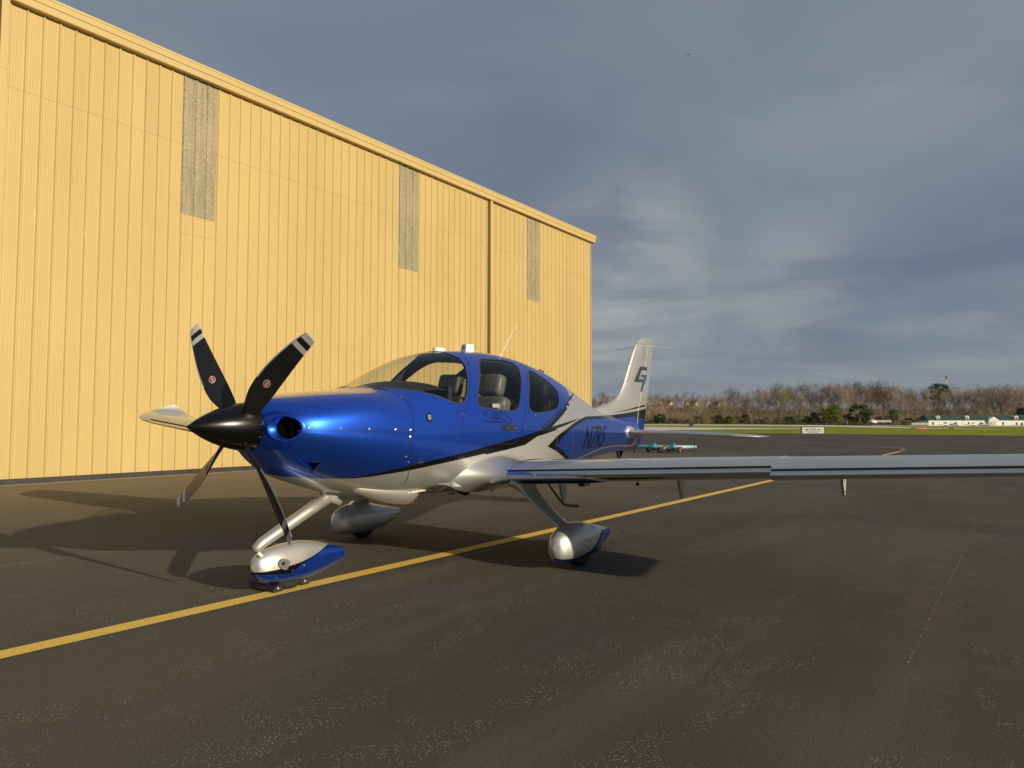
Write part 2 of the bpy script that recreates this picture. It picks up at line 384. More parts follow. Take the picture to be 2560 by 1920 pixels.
def ribbon_sheet(name, pts, width, z, m, **kw):
    P = [np.array(p, float) for p in pts]; v = []; f = []
    for i, p in enumerate(P):
        t = P[min(i + 1, len(P) - 1)] - P[max(i - 1, 0)]; t /= np.hypot(*t); nn = np.array([t[1], -t[0]])
        for s in (-.5, .5):
            q = p + nn * width * s; v.append((q[0], q[1], z + float(gz(q[0], q[1]))))
    for i in range(len(P) - 1): f.append((2 * i, 2 * i + 1, 2 * i + 3, 2 * i + 2))
    return mk(name, v, f, m, **kw)
l0 = gnd((640, 1493.5)); LP = l0 - WD * 9; LEnd = gnd((2238, 1129))
along = float((LEnd - l0) @ WD)
pts = [LP] + [l0 + WD * t for t in np.linspace(-3, along, 24)]
ribbon_sheet('lead_in_line', pts, 0.165, 0.004, 'yellow_line', kind='structure', label='yellow painted line under the nose wheel')
turn = [l0 + WD * along, gnd((2262, 1123.5)), gnd((2248, 1119)), gnd((2190, 1115)), gnd((2100, 1110.5)), gnd((1990, 1105)), gnd((1900, 1102))]
turn = [np.array(q) for q in smooth_poly(turn, 2, closed=False)]
ribbon_sheet('taxi_line', turn, 0.17, 0.006, 'worn_yellow_line', kind='structure')
ribbon_sheet('faded_line', [gnd((-60, 1424)), gnd((180, 1392)), gnd((420, 1359)), gnd((690, 1323)), gnd((900, 1296))], 0.14, 0.004, 'worn_white_line', kind='structure')
ribbon_sheet('scuffed_line', [gnd(q) for q in [(2460, 1250), (2440, 1310), (2405, 1390), (2375, 1450), (2345, 1500), (2300, 1600), (2270, 1660)]], 0.012, 0.004, 'worn_white_line', kind='structure')
def strip(name, px, z=0.03):
    """a pale paved strip in the field, draped over the ground"""
    G = [gnd(q) for q in px]; n = len(G) // 2; v = []; f = []
    for i in range(n):
        a, b = G[i], G[len(G) - 1 - i]
        for t in np.linspace(0, 1, 5):
            q = a * (1 - t) + b * t; v.append((q[0], q[1], float(gz(q[0], q[1])) + z))
    for i in range(n - 1):
        for k in range(4): f.append((i * 5 + k, i * 5 + k + 1, (i + 1) * 5 + k + 1, (i + 1) * 5 + k))
    mk(name, v, f, 'concrete_strip', kind='structure')
strip('taxiway', [(1430, 1080), (1530, 1078.5), (1620, 1076.8), (1760, 1074.8), (1900, 1073.4), (2010, 1072.6), (2010, 1071.0), (1900, 1070.6), (1760, 1069.0), (1620, 1067.4), (1530, 1066.8), (1430, 1066)])
strip('runway', [(1430, 1063.6), (1620, 1063.6), (1850, 1064.4), (2060, 1066.4), (2200, 1069.5), (2330, 1072.2), (2500, 1074.6), (2500, 1073.8), (2330, 1070.4), (2200, 1066), (2060, 1063.0), (1850, 1061.7), (1620, 1061.2), (1430, 1061.2)])
strip('barn_road', [(2180, 1065.4), (2350, 1066.4), (2560, 1066.8), (2640, 1066.9), (2640, 1065.2), (2560, 1065.2), (2350, 1064.8), (2180, 1064.0)])

# ------------------------------------------------------------------ hangar
def hangar_mat(name, base, amt=0.06):
    m = bpy.data.materials.new(name); m.use_nodes = True; nt = m.node_tree; N = nt.nodes.new; L = nt.links.new
    p = nt.nodes['Principled BSDF']; p.inputs['Roughness'].default_value = 0.55; p.inputs['Specular IOR Level'].default_value = 0.35
    tc = N('ShaderNodeTexCoord'); oi = N('ShaderNodeObjectInfo')
    n = N('ShaderNodeTexNoise'); n.inputs['Scale'].default_value = 0.5; n.inputs['Detail'].default_value = 6
    mp = N('ShaderNodeMapping'); mp.inputs['Scale'].default_value = (1.5, 1, 0.35); L(tc.outputs['Object'], mp.inputs[0])
    off = N('ShaderNodeVectorMath'); off.operation = 'ADD'; L(mp.outputs[0], off.inputs[0]); L(oi.outputs['Location'], off.inputs[1]); L(off.outputs[0], n.inputs[0])
    r = N('ShaderNodeMapRange'); L(n.outputs['Fac'], r.inputs[0]); r.inputs[1].default_value = 0.3; r.inputs[2].default_value = 0.7; r.inputs[3].default_value = 1 - amt; r.inputs[4].default_value = 1 + amt
    rr = N('ShaderNodeMapRange'); L(oi.outputs['Random'], rr.inputs[0]); rr.inputs[3].default_value = 0.975; rr.inputs[4].default_value = 1.02
    mu = N('ShaderNodeMath'); mu.operation = 'MULTIPLY'; L(r.outputs[0], mu.inputs[0]); L(rr.outputs[0], mu.inputs[1])
    sc = N('ShaderNodeVectorMath'); sc.operation = 'SCALE'; sc.inputs[0].default_value = base; L(mu.outputs[0], sc.inputs['Scale'])
    # small flakes of lost paint, and grey splash-back near the ground
    v = N('ShaderNodeTexVoronoi'); v.inputs['Scale'].default_value = 2.1; mv = N('ShaderNodeMapping'); mv.inputs['Scale'].default_value = (1.7, 1, 0.75); L(off.outputs[0], mv.inputs[0]); 
    ds = N('ShaderNodeTexNoise'); ds.inputs['Scale'].default_value = 5; ds.inputs['Detail'].default_value = 4; L(off.outputs[0], ds.inputs[0])
    ad = N('ShaderNodeVectorMath'); ad.operation = 'MULTIPLY_ADD'; L(ds.outputs['Color'], ad.inputs[0]); ad.inputs[1].default_value = (0.35, 0.35, 0.35); L(mv.outputs[0], ad.inputs[2]); L(ad.outputs[0], v.inputs['Vector'])
    wn = N('ShaderNodeTexWhiteNoise'); L(v.outputs['Color'], wn.inputs[0])
    a = N('ShaderNodeMapRange'); L(v.outputs['Distance'], a.inputs[0]); a.inputs[1].default_value = 0.13; a.inputs[2].default_value = 0.10
    b = N('ShaderNodeMath'); b.operation = 'GREATER_THAN'; L(wn.outputs['Value'], b.inputs[0]); b.inputs[1].default_value = 0.90
    ab = N('ShaderNodeMath'); ab.operation = 'MULTIPLY'; L(a.outputs[0], ab.inputs[0]); L(b.outputs[0], ab.inputs[1])
    mx = N('ShaderNodeMix'); mx.data_type = 'RGBA'; L(ab.outputs[0], mx.inputs[0]); L(sc.outputs[0], mx.inputs[6]); mx.inputs[7].default_value = (min(1, base[0] * 1.12), base[1] * 1.22, base[2] * 1.7, 1)
    L(mx.outputs[2], p.inputs['Base Color']); MATS[name] = m
hangar_mat('tan_steel', (0.525, 0.405, 0.168))
hangar_mat('tan_trim', (0.545, 0.42, 0.18), 0.03)
mat('painted_spout_shade', (0.16, 0.10, 0.045), 0.7)  # dark brown colour for the painted shadow line at each downspout
mat('base_flashing', (0.030, 0.029, 0.028), 0.6, var=(3, 0.3, 5))
mat('footing', (0.22, 0.18, 0.125), 0.9, var=(3, 0.2, 6))
mat('screw', (0.40, 0.26, 0.11), 0.45, 0.4)
mat('roof_steel', (0.42, 0.42, 0.40), 0.5, 0.4)
def fibreglass():
    m = bpy.data.materials.new('fibreglass'); m.use_nodes = True; nt = m.node_tree; N = nt.nodes.new; L = nt.links.new
    p = nt.nodes['Principled BSDF']; p.inputs['Roughness'].default_value = 0.45; tc = N('ShaderNodeTexCoord')
    def noise(sc, st, det): 
        mp = N('ShaderNodeMapping'); mp.inputs['Scale'].default_value = st; L(tc.outputs['Object'], mp.inputs[0])
        n = N('ShaderNodeTexNoise'); n.inputs['Scale'].default_value = sc; n.inputs['Detail'].default_value = det; n.inputs['Roughness'].default_value = 0.75; L(mp.outputs[0], n.inputs[0]); return n.outputs['Fac']
    def ramp(fac, st):
        r = N('ShaderNodeValToRGB'); e = r.color_ramp.elements; e[0].position, e[0].color = st[0][0], (*st[0][1], 1); e[1].position, e[1].color = st[1][0], (*st[1][1], 1)
        L(fac, r.inputs[0]); return r.outputs[0]
    a = ramp(noise(16, (6, 1, 0.9), 6), [(0.36, (0.15, 0.135, 0.085)), (0.64, (0.66, 0.58, 0.37))])
    b = ramp(noise(2.0, (6, 1, 0.3), 4), [(0.3, (0.55, 0.55, 0.56)), (0.7, (1.05, 1.05, 1.03))])
    mx = N('ShaderNodeMix'); mx.data_type = 'RGBA'; mx.blend_type = 'MULTIPLY'; mx.inputs[0].default_value = 1; L(a, mx.inputs[6]); L(b, mx.inputs[7])
    L(mx.outputs[2], p.inputs['Base Color']); MATS['fibreglass'] = m
fibreglass()

def hangar():
    # local frame: x along the wall, y = out of the wall towards the apron, z up
    h = empty('hangar', (WP[0], WP[1], 0), -WANG + math.pi / 2, label='large tan ribbed steel hangar with pale translucent panels under its eave', category='hangar')
    S0, S1, PW, ZB, ZS, ZT = -8.76, 22.75, 0.995, 0.125, 8.58, 10.58
    # (the local y axis points away from the apron: the wall faces -y)
    def profile(w, proud=0.030):
        """cross-section of a ribbed sheet from 0 to w: a rib at each third, faint pencil ribs between"""
        pts = []; st = PW / 3; k = 0
        while k * st < w - 1e-6:
            b = k * st
            pts += [(b, 0), (b + .012, 0), (b + .030, proud), (b + .058, proud), (b + .076, 0)]
            for q in (.135, .185, .235, .285):
                pts += [(b + q - .004, 0), (b + q, .0035), (b + q + .004, 0)]
            k += 1
        pts = [p for p in pts if p[0] < w - 1e-4] + [(w, 0)]
        return pts
    def sheet_mesh(name, w, z0, z1, m, y=0.0, proud=0.030):
        P = profile(w, proud); n = len(P)
        v = [(x, y - d, z) for z in (z0, z1) for x, d in P]; f = [(i, i + 1, n + i + 1, n + i) for i in range(n - 1)]
        f += [] ; return mesh_data(name, v, f, m)
    full_lo = sheet_mesh('wall_panel', PW, ZB, ZS + .04, 'tan_steel', 0.0)
    full_hi = sheet_mesh('wall_panel_upper', PW, ZS, ZT, 'tan_steel', -.006)
    sky_me = sheet_mesh('skylight_panel', PW, 6.72, ZT, 'fibreglass', -.003)
    short = sheet_mesh('wall_panel_short', PW, ZB, 6.26, 'tan_steel', 0.0)
    patch = sheet_mesh('wall_panel_patch', PW, 6.24, 6.735, 'tan_steel', -.006)
    sv = MB()
    k0 = int(round((S0 - 1.19) / PW)); s = 1.19 + k0 * PW; SKY = {0, 8, 16}
    k = k0
    screws = MB()
    def hexhead(x, z, y=-.030):
        r = .011; screws.add([(x + r * math.cos(a), y, z + r * math.sin(a)) for a in np.arange(6) * math.pi / 3] + [(x + r * math.cos(a), y - .006, z + r * math.sin(a)) for a in np.arange(6) * math.pi / 3],
                             [tuple(range(6, 12))] + [(i, (i + 1) % 6, 6 + (i + 1) % 6, 6 + i) for i in range(6)])
    while s < S1 - 0.02:
        w = min(PW, S1 - s)
        if w < PW - 1e-3:
            put('wall_panel', sheet_mesh('wall_panel_cut', w, ZB, ZS + .04, 'tan_steel', 0), h).location = (s, 0, 0)
            put('wall_panel', sheet_mesh('wall_panel_upper_cut', w, ZS, ZT, 'tan_steel', -.006), h).location = (s, 0, 0)
        elif k in SKY:
            put('skylight_panel', sky_me, h, label='pale translucent ribbed panel under the eave').location = (s, 0, 0)
            put('wall_panel', short, h).location = (s, 0, 0); put('wall_panel', patch, h).location = (s, 0, 0)
        else:
            put('wall_panel', full_lo, h).location = (s, 0, 0); put('wall_panel', full_hi, h).location = (s, 0, 0)
        if s < 16:
            for q in range(3):
                x = s + q * PW / 3 + .044
                zz = np.arange(.35, 10.4, .42) if q == 0 else (2.2, 4.3, 6.4, 8.62)
                for z in zz: hexhead(x, float(z), -.0365 if z > ZS else -.0305)
        s += PW; k += 1
    screws.build('panel_screws', 'screw', h, kind='stuff')
    mb = MB(); mb.box((S0, -.075, .012), (S1 - .01, .10, ZB)); mb.build('base_flashing', 'base_flashing', h)
    mb = MB(); mb.box((S0 - .2, -.28, -.05), (S1 + .25, .10, .012)); mb.build('footing', 'footing', h)
    # eave trim: a stepped box gutter
    prof = [(0.03, 10.44), (-.16, 10.44), (-.175, 10.455), (-.185, 10.60), (-.205, 10.61), (-.215, 10.74), (-.225, 10.75), (-.225, 10.80), (-.17, 10.83), (0.03, 10.90)]
    v = [(x, y, z) for x in (S0 - .2, S1 + .28) for y, z in prof]; n = len(prof)
    f = [(i, (i + 1) % n, n + (i + 1) % n, n + i) for i in range(n)] + [tuple(range(n))[::-1], tuple(range(n, 2 * n))]
    mk('eave_gutter', v, f, 'tan_trim', h)
    mb = MB()
    # corner trim, side wall, roof
    mb.box((S1 - .012, -.045, ZB + .002), (S1 + .05, .20, 10.438)); mb.build('corner_trim', 'tan_trim', h)
    side = profile(24.0, .028); n = len(side)
    v = [(S1 + .002 + d, .2 + x, z) for z in (ZB, 10.43) for x, d in side]; f = [(i, n + i, n + i + 1, i + 1) for i in range(n - 1)]
    mk('side_wall', v, f, 'tan_steel', h)
    mb = MB(); mb.add([(S0 - .2, 0.03, 10.90), (S1 + .28, 0.03, 10.90), (S1 + .28, 12.2, 11.9), (S0 - .2, 12.2, 11.9), (S1 + .28, 24.4, 10.9), (S0 - .2, 24.4, 10.9)], [(0, 1, 2, 3), (3, 2, 4, 5)])
    mb.add([(S1 + .01, .2, 10.43), (S1 + .01, 24.2, 10.43), (S1 + .01, 24.2, 10.9), (S1 + .01, 12.2, 11.88), (S1 + .01, .2, 10.9)], [(0, 1, 2, 3, 4)])
    mb.add([(S0, 0, .0), (S0, 24.2, 0), (S0, 24.2, 10.9), (S0, 0, 10.9)], [(0, 3, 2, 1)]); mb.add([(S0, 24.2, 0), (S1, 24.2, 0), (S1, 24.2, 10.9), (S0, 24.2, 10.9)], [(0, 3, 2, 1)])
    mb.build('roof', 'roof_steel', h)
    for sx in (-2.87, 14.40):
        d = MB(); d.box((sx - .075, -.125, .25), (sx + .075, -.045, 10.437)); o = d.build('downspout', 'tan_trim', h)
        for z in (1.35, 3.9, 5.6, 6.45, 8.9): d = MB(); d.box((sx - .082, -.131, z), (sx + .082, -.041, z + .035)); d.build('strap', 'tan_trim', o)
        d = MB(); d.box((sx - .13, -.035, ZB + .01), (sx - .085, -.004, 10.436)); d.build('shade_strip', 'painted_spout_shade', h)  # dark strip that paints in the shadow line beside the downspout
    return h
hangar()
# ================================================================== AEROPLANE
PSI, BANK = R(34.695), R(1.629)
ORG = np.array([-.558, 7.557, 0.0])
FW = np.array([-math.sin(PSI), -math.cos(PSI), 0]); LF = np.array([math.cos(PSI), -math.sin(PSI), 0]); UP = np.array([0, 0, 1.0])
def axes(b): return np.array([FW, LF * math.cos(b) - UP * math.sin(b), UP * math.cos(b) + LF * math.sin(b)])
AX, AX0 = axes(BANK), axes(0.0)                 # body frame (leaning a little to its left), level frame
L2B = AX @ AX0.T                                # level -> body coordinates
CB = AX @ (CAMW - ORG)
def bray(px): return AX @ wray(px)
def onY(px, c=0.0):
    d = bray(px); return CB + d * ((c - CB[1]) / d[1])
def onX(px, c):
    d = bray(px); return CB + d * ((c - CB[0]) / d[0])
def onZ(px, c):
    d = bray(px); return CB + d * ((c - CB[2]) / d[2])
plane = empty('aeroplane', tuple(ORG), 0, label='blue, black and silver single propeller aeroplane parked on the apron before the tan hangar', category='aeroplane')
plane.rotation_euler = Matrix([list(AX[:, i]) for i in range(3)] if False else [[AX[0][r], AX[1][r], AX[2][r]] for r in range(3)]).to_euler()

# ---------------- fuselage shape: x forward, stations give top, bottom, half width, height of greatest width, curve exponents
ST = [  # x, top, bottom, half width, z of width, n top, n bottom
    (2.575, 1.452, 1.120, .165, 1.285, 2.0, 2.0), (2.555, 1.470, 1.090, .235, 1.283, 2.0, 2.0), (2.52, 1.492, 1.045, .315, 1.280, 2.1, 1.85),
    (2.47, 1.508, .990, .385, 1.272, 2.25, 1.74), (2.40, 1.522, .925, .440, 1.262, 2.4, 1.66), (2.28, 1.540, .870, .495, 1.250, 2.6, 1.66), (2.10, 1.560, .815, .540, 1.235, 3.0, 1.76),
    (1.87, 1.582, .745, .578, 1.220, 3.4, 1.92), (1.62, 1.602, .690, .605, 1.210, 3.3, 2.1), (1.48, 1.628, .668, .615, 1.205, 2.7, 2.35), (1.36, 1.690, .655, .622, 1.20, 2.35, 2.4), (1.20, 1.795, .648, .630, 1.20, 2.15, 2.45),
    (1.00, 1.898, .645, .637, 1.20, 2.05, 2.5), (.78, 1.975, .640, .642, 1.20, 2.05, 2.6), (.47, 2.035, .628, .645, 1.20, 2.1, 2.7), (.11, 2.064, .610, .645, 1.20, 2.12, 2.8), (-.25, 2.075, .602, .640, 1.20, 2.12, 2.8),
    (-.60, 2.062, .605, .625, 1.20, 2.12, 2.7), (-1.11, 1.988, .632, .582, 1.20, 2.12, 2.6), (-1.54, 1.890, .682, .525, 1.195, 2.1, 2.5), (-2.00, 1.748, .745, .455, 1.19, 2.05, 2.4), (-2.28, 1.655, .785, .410, 1.185, 2.0, 2.35),
    (-2.60, 1.555, .832, .357, 1.18, 2.0, 2.3), (-2.95, 1.485, .868, .300, 1.175, 2.0, 2.3), (-3.45, 1.415, .893, .218, 1.17, 2.0, 2.3), (-3.95, 1.365, .903, .135, 1.16, 2.0, 2.3), (-4.28, 1.335, .912, .062, 1.15, 2.0, 2.2)]
_c = list(zip(*ST)); XN, XE = 2.575, -4.28
def faired(xs, ys):
    """the station curve, faired so that its curvature runs smoothly"""
    g = pchip(xs, ys); X = np.linspace(XE, XN, 4000); sg = .012 + .075 * np.clip((2.52 - X) / .35, 0, 1) ; Y = np.zeros_like(X); K = np.linspace(-2.4, 2.4, 33); wt_ = np.exp(-K * K / 2); wt_ /= wt_.sum()
    y0, y1 = float(g(XN)), float(g(XE))
    def ge(q): a = g(np.clip(q, XE, XN)); a = np.where(q > XN, 2 * y0 - g(np.clip(2 * XN - q, XE, XN)), a); return np.where(q < XE, 2 * y1 - g(np.clip(2 * XE - q, XE, XN)), a)
    for k, w_ in zip(K, wt_): Y += w_ * ge(X + k * sg)
    return lambda x: np.interp(x, X, Y)
fT, fB, fW, fM, fNT, fNB = [faired(_c[0], _c[i]) for i in range(1, 7)]
def G(p):
    """implicit function of the fuselage: < 1 inside"""
    p = np.asarray(p, float); x, y, z = p[..., 0], p[..., 1], p[..., 2]
    m = fM(x); dz = z - m; upr = dz >= 0
    hh = np.where(upr, fT(x) - m, m - fB(x)); n = np.where(upr, fNT(x), fNB(x))
    return ((np.abs(y) / fW(x)) ** n + (np.abs(dz) / hh) ** n) ** (1 / n)
def Gn(p):
    p = np.asarray(p, float); e = 3e-3; g = np.zeros_like(p)
    for i in range(3):
        d = np.zeros(3); d[i] = e; g[..., i] = G(p + d) - G(p - d)
    return g / np.maximum(np.linalg.norm(g, axis=-1, keepdims=True), 1e-9)
def ysurf(x, z):
    m = fM(x); dz = z - m; upr = dz >= 0; hh = np.where(upr, fT(x) - m, m - fB(x)); n = np.where(upr, fNT(x), fNB(x))
    return fW(x) * np.maximum(0, 1 - (np.abs(dz) / hh) ** n) ** (1 / n)
def hit(px):
    """first point of the fuselage seen through a photo pixel"""
    d = bray(px); t = np.linspace(3.0, 13.5, 5000); P = CB + t[:, None] * d
    ok = (P[:, 0] < XN) & (P[:, 0] > XE) & (P[:, 1] > -.05); g = np.where(ok, G(P), 9.0); ins = np.nonzero(g < 1)[0]
    if len(ins) == 0: i = int(np.argmin(g)); return P[i]
    a, b = t[max(ins[0] - 1, 0)], t[ins[0]]
    for _ in range(20):
        mid = (a + b) / 2
        if G(CB + mid * d) < 1: b = mid
        else: a = mid
    return CB + b * d
def xz(pxs): return [(float(q[0]), float(q[2])) for q in (hit(p) for p in pxs)]
def xzp(pxs, y): return [(float(q[0]), float(q[2])) for q in (onY(p, y) for p in pxs)]

# ---------------- photo outlines (pixels of the 2560 x 1920 picture)
def crop(ox, oy, k, pts): return [(ox + x / k, oy + y / k) for x, y in pts]
cA = lambda p: crop(840, 860, 5.53, p); cB = lambda p: crop(1140, 860, 5.53, p); cC = lambda p: crop(1400, 820, 5.53, p)
c2 = lambda p: crop(800, 800, 3.16, p); c5 = lambda p: crop(600, 980, 4.424, p)

ws_low = cA([(420, 577), (620, 582), (850, 602), (1150, 645), (1400, 705), (1600, 788), (1690, 820), (1750, 808), (1790, 750), (1812, 640), (1818, 500), (1803, 390), (1768, 275), (1690, 190), (1560, 135)])
_w = xz(ws_low)
ws_poly = [(1.462, 1.60)] + [(1.445, 1.655)] * 0 + _w + [(_w[-1][0] + .02, 2.6), (2.2, 2.6), (1.62, 1.70)]
win_door = smooth_poly(xz(cB([(335, 225), (600, 232), (800, 280), (880, 400), (895, 600), (880, 790), (835, 905), (600, 885), (330, 860), (305, 800), (335, 600), (345, 420)])), 2)
win_door = xz(smooth_poly(cB([(330, 212), (480, 218), (640, 228), (790, 265), (860, 330), (893, 450), (897, 620), (882, 780), (862, 880), (800, 922), (640, 905), (440, 880), (330, 862), (296, 800), (318, 640), (340, 480), (338, 330)]), 1))
win_rear = xz(smooth_poly(cB([(1000, 362), (1080, 395), (1200, 470), (1310, 555), (1390, 640), (1420, 730), (1420, 830), (1390, 890), (1300, 925), (1160, 945), (1070, 940), (1020, 890), (1008, 800), (1020, 640), (1018, 500)]), 1))
door = xz(smooth_poly(cB([(45, 120), (160, 215), (203, 400), (190, 640), (140, 920), (105, 1020), (85, 1180), (95, 1260), (130, 1320), (200, 1365), (400, 1372), (700, 1382), (790, 1380), (850, 1330), (900, 1220), (940, 1100), (960, 900), (985, 600), (993, 430), (960, 330), (900, 240), (700, 160), (400, 118), (200, 105)]), 1))
def grow(poly, d):
    P = np.array(poly); n = len(P); a = .5 * sum(P[i][0] * P[(i + 1) % n][1] - P[(i + 1) % n][0] * P[i][1] for i in range(n)); s = 1 if a > 0 else -1; Q = []
    for i in range(n):
        t = P[(i + 1) % n] - P[i - 1]; t /= max(np.hypot(*t), 1e-9); Q.append(tuple(P[i] + s * d * np.array([t[1], -t[0]])))
    return Q
# paint: polygons in side view, later ones over earlier ones; index 0 silver 1 blue 2 black 3 seal
U = c5([(560, 938), (800, 955), (1040, 958), (1300, 940), (1580, 884), (1880, 813)]) + c2([(1130, 1050), (1590, 921)]) + cB([(1200, 1183)])
Lo = c5([(1240, 957), (1430, 940), (1580, 916), (1880, 866)]) + c2([(1000, 1125), (1300, 1056)]) + cB([(420, 1527), (700, 1462), (955, 1395), (1120, 1280), (1380, 1194)])
inner = cB([(1300, 1100), (1400, 985), (1480, 900), (1540, 800), (1575, 730)])
outer = cB([(1330, 1145), (1420, 1045), (1500, 950), (1570, 830), (1602, 742)])
front_blue = [(2.9, 1.02), (2.30, .90)] + xz(U) + xz(inner) + [(-2.22, 2.6), (2.9, 2.6)]
black_main = [xz(c5([(900, 958)]))[0]] + xz(U)[2:] + xz(inner) + [(-2.26, 1.80)] + xz(outer)[::-1] + xz(cB([(1400, 1120), (1730, 1015), (1560, 1105), (1390, 1172)])) + xz(Lo)[::-1]
chev_up = cB([(1390, 1283), (1450, 1232), (1540, 1165), (1620, 1100), (1700, 1048), (1790, 1004)]) + cC([(400, 1222), (620, 1208), (850, 1180), (1050, 1150)])
chev_in = cB([(1470, 1292), (1525, 1235), (1580, 1190), (1690, 1112), (1785, 1046)]) + cC([(420, 1262), (700, 1250), (900, 1232)])
black_tail = xz(cB([(1265, 1415)]) + chev_up) + [(-4.6, 1.45), (-4.6, .6), (-2.95, .6)] + xz(cB([(1510, 1590), (1390, 1485)]))
blue_tail = xz(cB([(1400, 1410)]) + chev_in) + [(-4.6, 1.36), (-4.6, .5), (-3.0, .5)] + xz(cB([(1565, 1585)]))
PAINT = [(front_blue, 1), (black_main, 2), (black_tail, 2), (blue_tail, 1)]
feathers = []
for k in range(8):                                # feathered inner edge of the black band
    t0 = k / 8; a = np.array(cB([(1215 + 275 * t0, 1165 - 285 * t0)])[0]); b = a + np.array([-9 + 1.5 * t0, 1.2]); c = a + np.array([6.5, -10.0])
    tip = a + np.array([-3 - 4 * (1 - t0), -1.0])
    feathers.append(xz([a, tip + np.array([-6, 1.5]), a + np.array([3.6, -5.4])]))
for q in feathers: PAINT.append((q, 2))

# ---------------- cut one smooth skin into painted parts
def bis(bm, cand, p0, p1):
    ex, ez = p1[0] - p0[0], p1[1] - p0[1]; L_ = math.hypot(ex, ez)
    if L_ < 1e-5: return cand
    lo = (min(p0[0], p1[0]) - .004, min(p0[1], p1[1]) - .004); hi = (max(p0[0], p1[0]) + .004, max(p0[1], p1[1]) + .004); sel = []
    nx, nz = ez / L_, -ex / L_; keep = []
    for f in cand:
        if not f.is_valid: continue
        keep.append(f); X = [v.co.x for v in f.verts]; Z = [v.co.z for v in f.verts]
        if max(X) < lo[0] or min(X) > hi[0] or max(Z) < lo[1] or min(Z) > hi[1]: continue
        D = [(v.co.x - p0[0]) * nx + (v.co.z - p0[1]) * nz for v in f.verts]
        if max(D) > 1e-6 and min(D) < -1e-6: sel.append(f)
    if sel:
        es = {e for f in sel for e in f.edges}; vs = {v for f in sel for v in f.verts}
        r = bmesh.ops.bisect_plane(bm, geom=sel + list(es) + list(vs), dist=1e-6, plane_co=(p0[0], 0, p0[1]), plane_no=(nx, 0, nz))
        old = set(keep); keep += [g for g in r['geom'] if isinstance(g, bmesh.types.BMFace) and g not in old]
    return keep
def cut(bm, poly):
    P = np.array(poly); x0, x1, z0, z1 = P[:, 0].min(), P[:, 0].max(), P[:, 1].min(), P[:, 1].max()
    cand = []
    for f in bm.faces:
        X = [v.co.x for v in f.verts]; Z = [v.co.z for v in f.verts]
        if max(X) > x0 - .01 and min(X) < x1 + .01 and max(Z) > z0 - .01 and min(Z) < z1 + .01: cand.append(f)
    n = len(poly)
    for i in range(n): cand = bis(bm, cand, poly[i], poly[(i + 1) % n])
    cand = list({f for f in cand if f.is_valid})
    c = np.array([f.calc_center_median()[:] for f in cand]).reshape(-1, 3)
    ins = inpoly(c[:, 0], c[:, 2], poly); return [f for f, k in zip(cand, ins) if k]

SKIN = ['silver_paint', 'blue_paint', 'black_paint', 'rubber_seal']
def fuselage():
    xs = np.unique(np.concatenate([XN - .30 * np.linspace(0, 1, 26) ** 1.6, np.linspace(2.275, 1.75, 14), np.linspace(1.75, .7, 42), np.linspace(.7, -4.28, 92)]).round(5))[::-1]
    na = 96; a = np.linspace(0, 2 * math.pi, na, endpoint=False); rings = []
    for x in xs:
        m = float(fM(x)); ht, hb, w = float(fT(x)) - m, m - float(fB(x)), float(fW(x)); ring = []
        for t in a:
            c, s = math.cos(t), math.sin(t); n = float(fNT(x)) if s >= 0 else float(fNB(x)); hh = ht if s >= 0 else hb
            ring.append((x, w * math.copysign(abs(c) ** (2 / n), c), m + hh * math.copysign(abs(s) ** (2 / n), s)))
        rings.append(ring)
    v, f = loft(rings, True, False, True)
    bm = bmesh.new(); V = [bm.verts.new(q) for q in v]
    for q in f: bm.faces.new([V[i] for i in q[::-1]])
    for fc in bm.faces: fc.material_index = 0
    for poly, mi in PAINT:
        for fc in cut(bm, poly): fc.material_index = mi
    part = bm.faces.layers.int.new('part')
    # cowling: forward of the firewall seam, split at the horizontal seam
    seam = cB([]) ; xf = float(np.mean([hit(q)[0] for q in ((1033, 1040), (1033, 1072), (1030, 1120))]))
    zs = float(np.mean([hit(q)[2] for q in ((800, 1077), (900, 1078), (1000, 1079))]))
    for fc in cut(bm, [(xf, 0), (3, 0), (3, zs), (xf, zs)]): fc[part] = 2
    for fc in cut(bm, [(xf, zs), (3, zs), (3, 1.8), (1.56, 1.8), (xf + .12, 1.612), (xf, 1.565)]): fc[part] = 1
    for fc in cut(bm, door): 
        if fc[part] == 0: fc[part] = 3 if fc.calc_center_median().y > 0 else 4
    for poly, g in ((ws_poly, .012), (win_door, .011), (win_rear, .009)):
        for fc in cut(bm, grow(poly, g) if poly is not ws_poly else [(x, z - .012) if z < 2.3 else (x, z) for x, z in grow(ws_poly, 0)]):
            fc.material_index = 3
    for poly, pid in ((ws_poly, 5), (win_door, 6), (win_rear, 8)):
        for fc in cut(bm, poly): fc[part] = pid if pid == 5 or fc.calc_center_median().y > 0 else pid + 1
    # air intakes beside the spinner
    for fc in list(bm.faces):
        c = fc.calc_center_median()
        if c.x > 2.30 and ((abs(c.y) - .325) / .100) ** 2 + ((c.z - 1.285) / .086) ** 2 < 1.0: fc[part] = 99
    holes = [[v.co[:] for v in ()]]
    groups = {}
    for fc in bm.faces: groups.setdefault(fc[part], []).append(fc)
    out = {}
    for pid, fs in groups.items():
        if pid == 99: continue
        idx = {}; vv = []; ff = []; mi = []
        for fc in fs:
            q = []
            for vt in fc.verts:
                if vt.index not in idx or True:
                    k = vt
                    if k not in idx: idx[k] = len(vv); vv.append(tuple(vt.co))
                q.append(idx[vt])
            ff.append(tuple(q)); mi.append(fc.material_index)
        out[pid] = (np.array(vv), ff, mi)
    bm.free(); return out, xf, zs
SK, XFW, ZSEAM = fuselage()
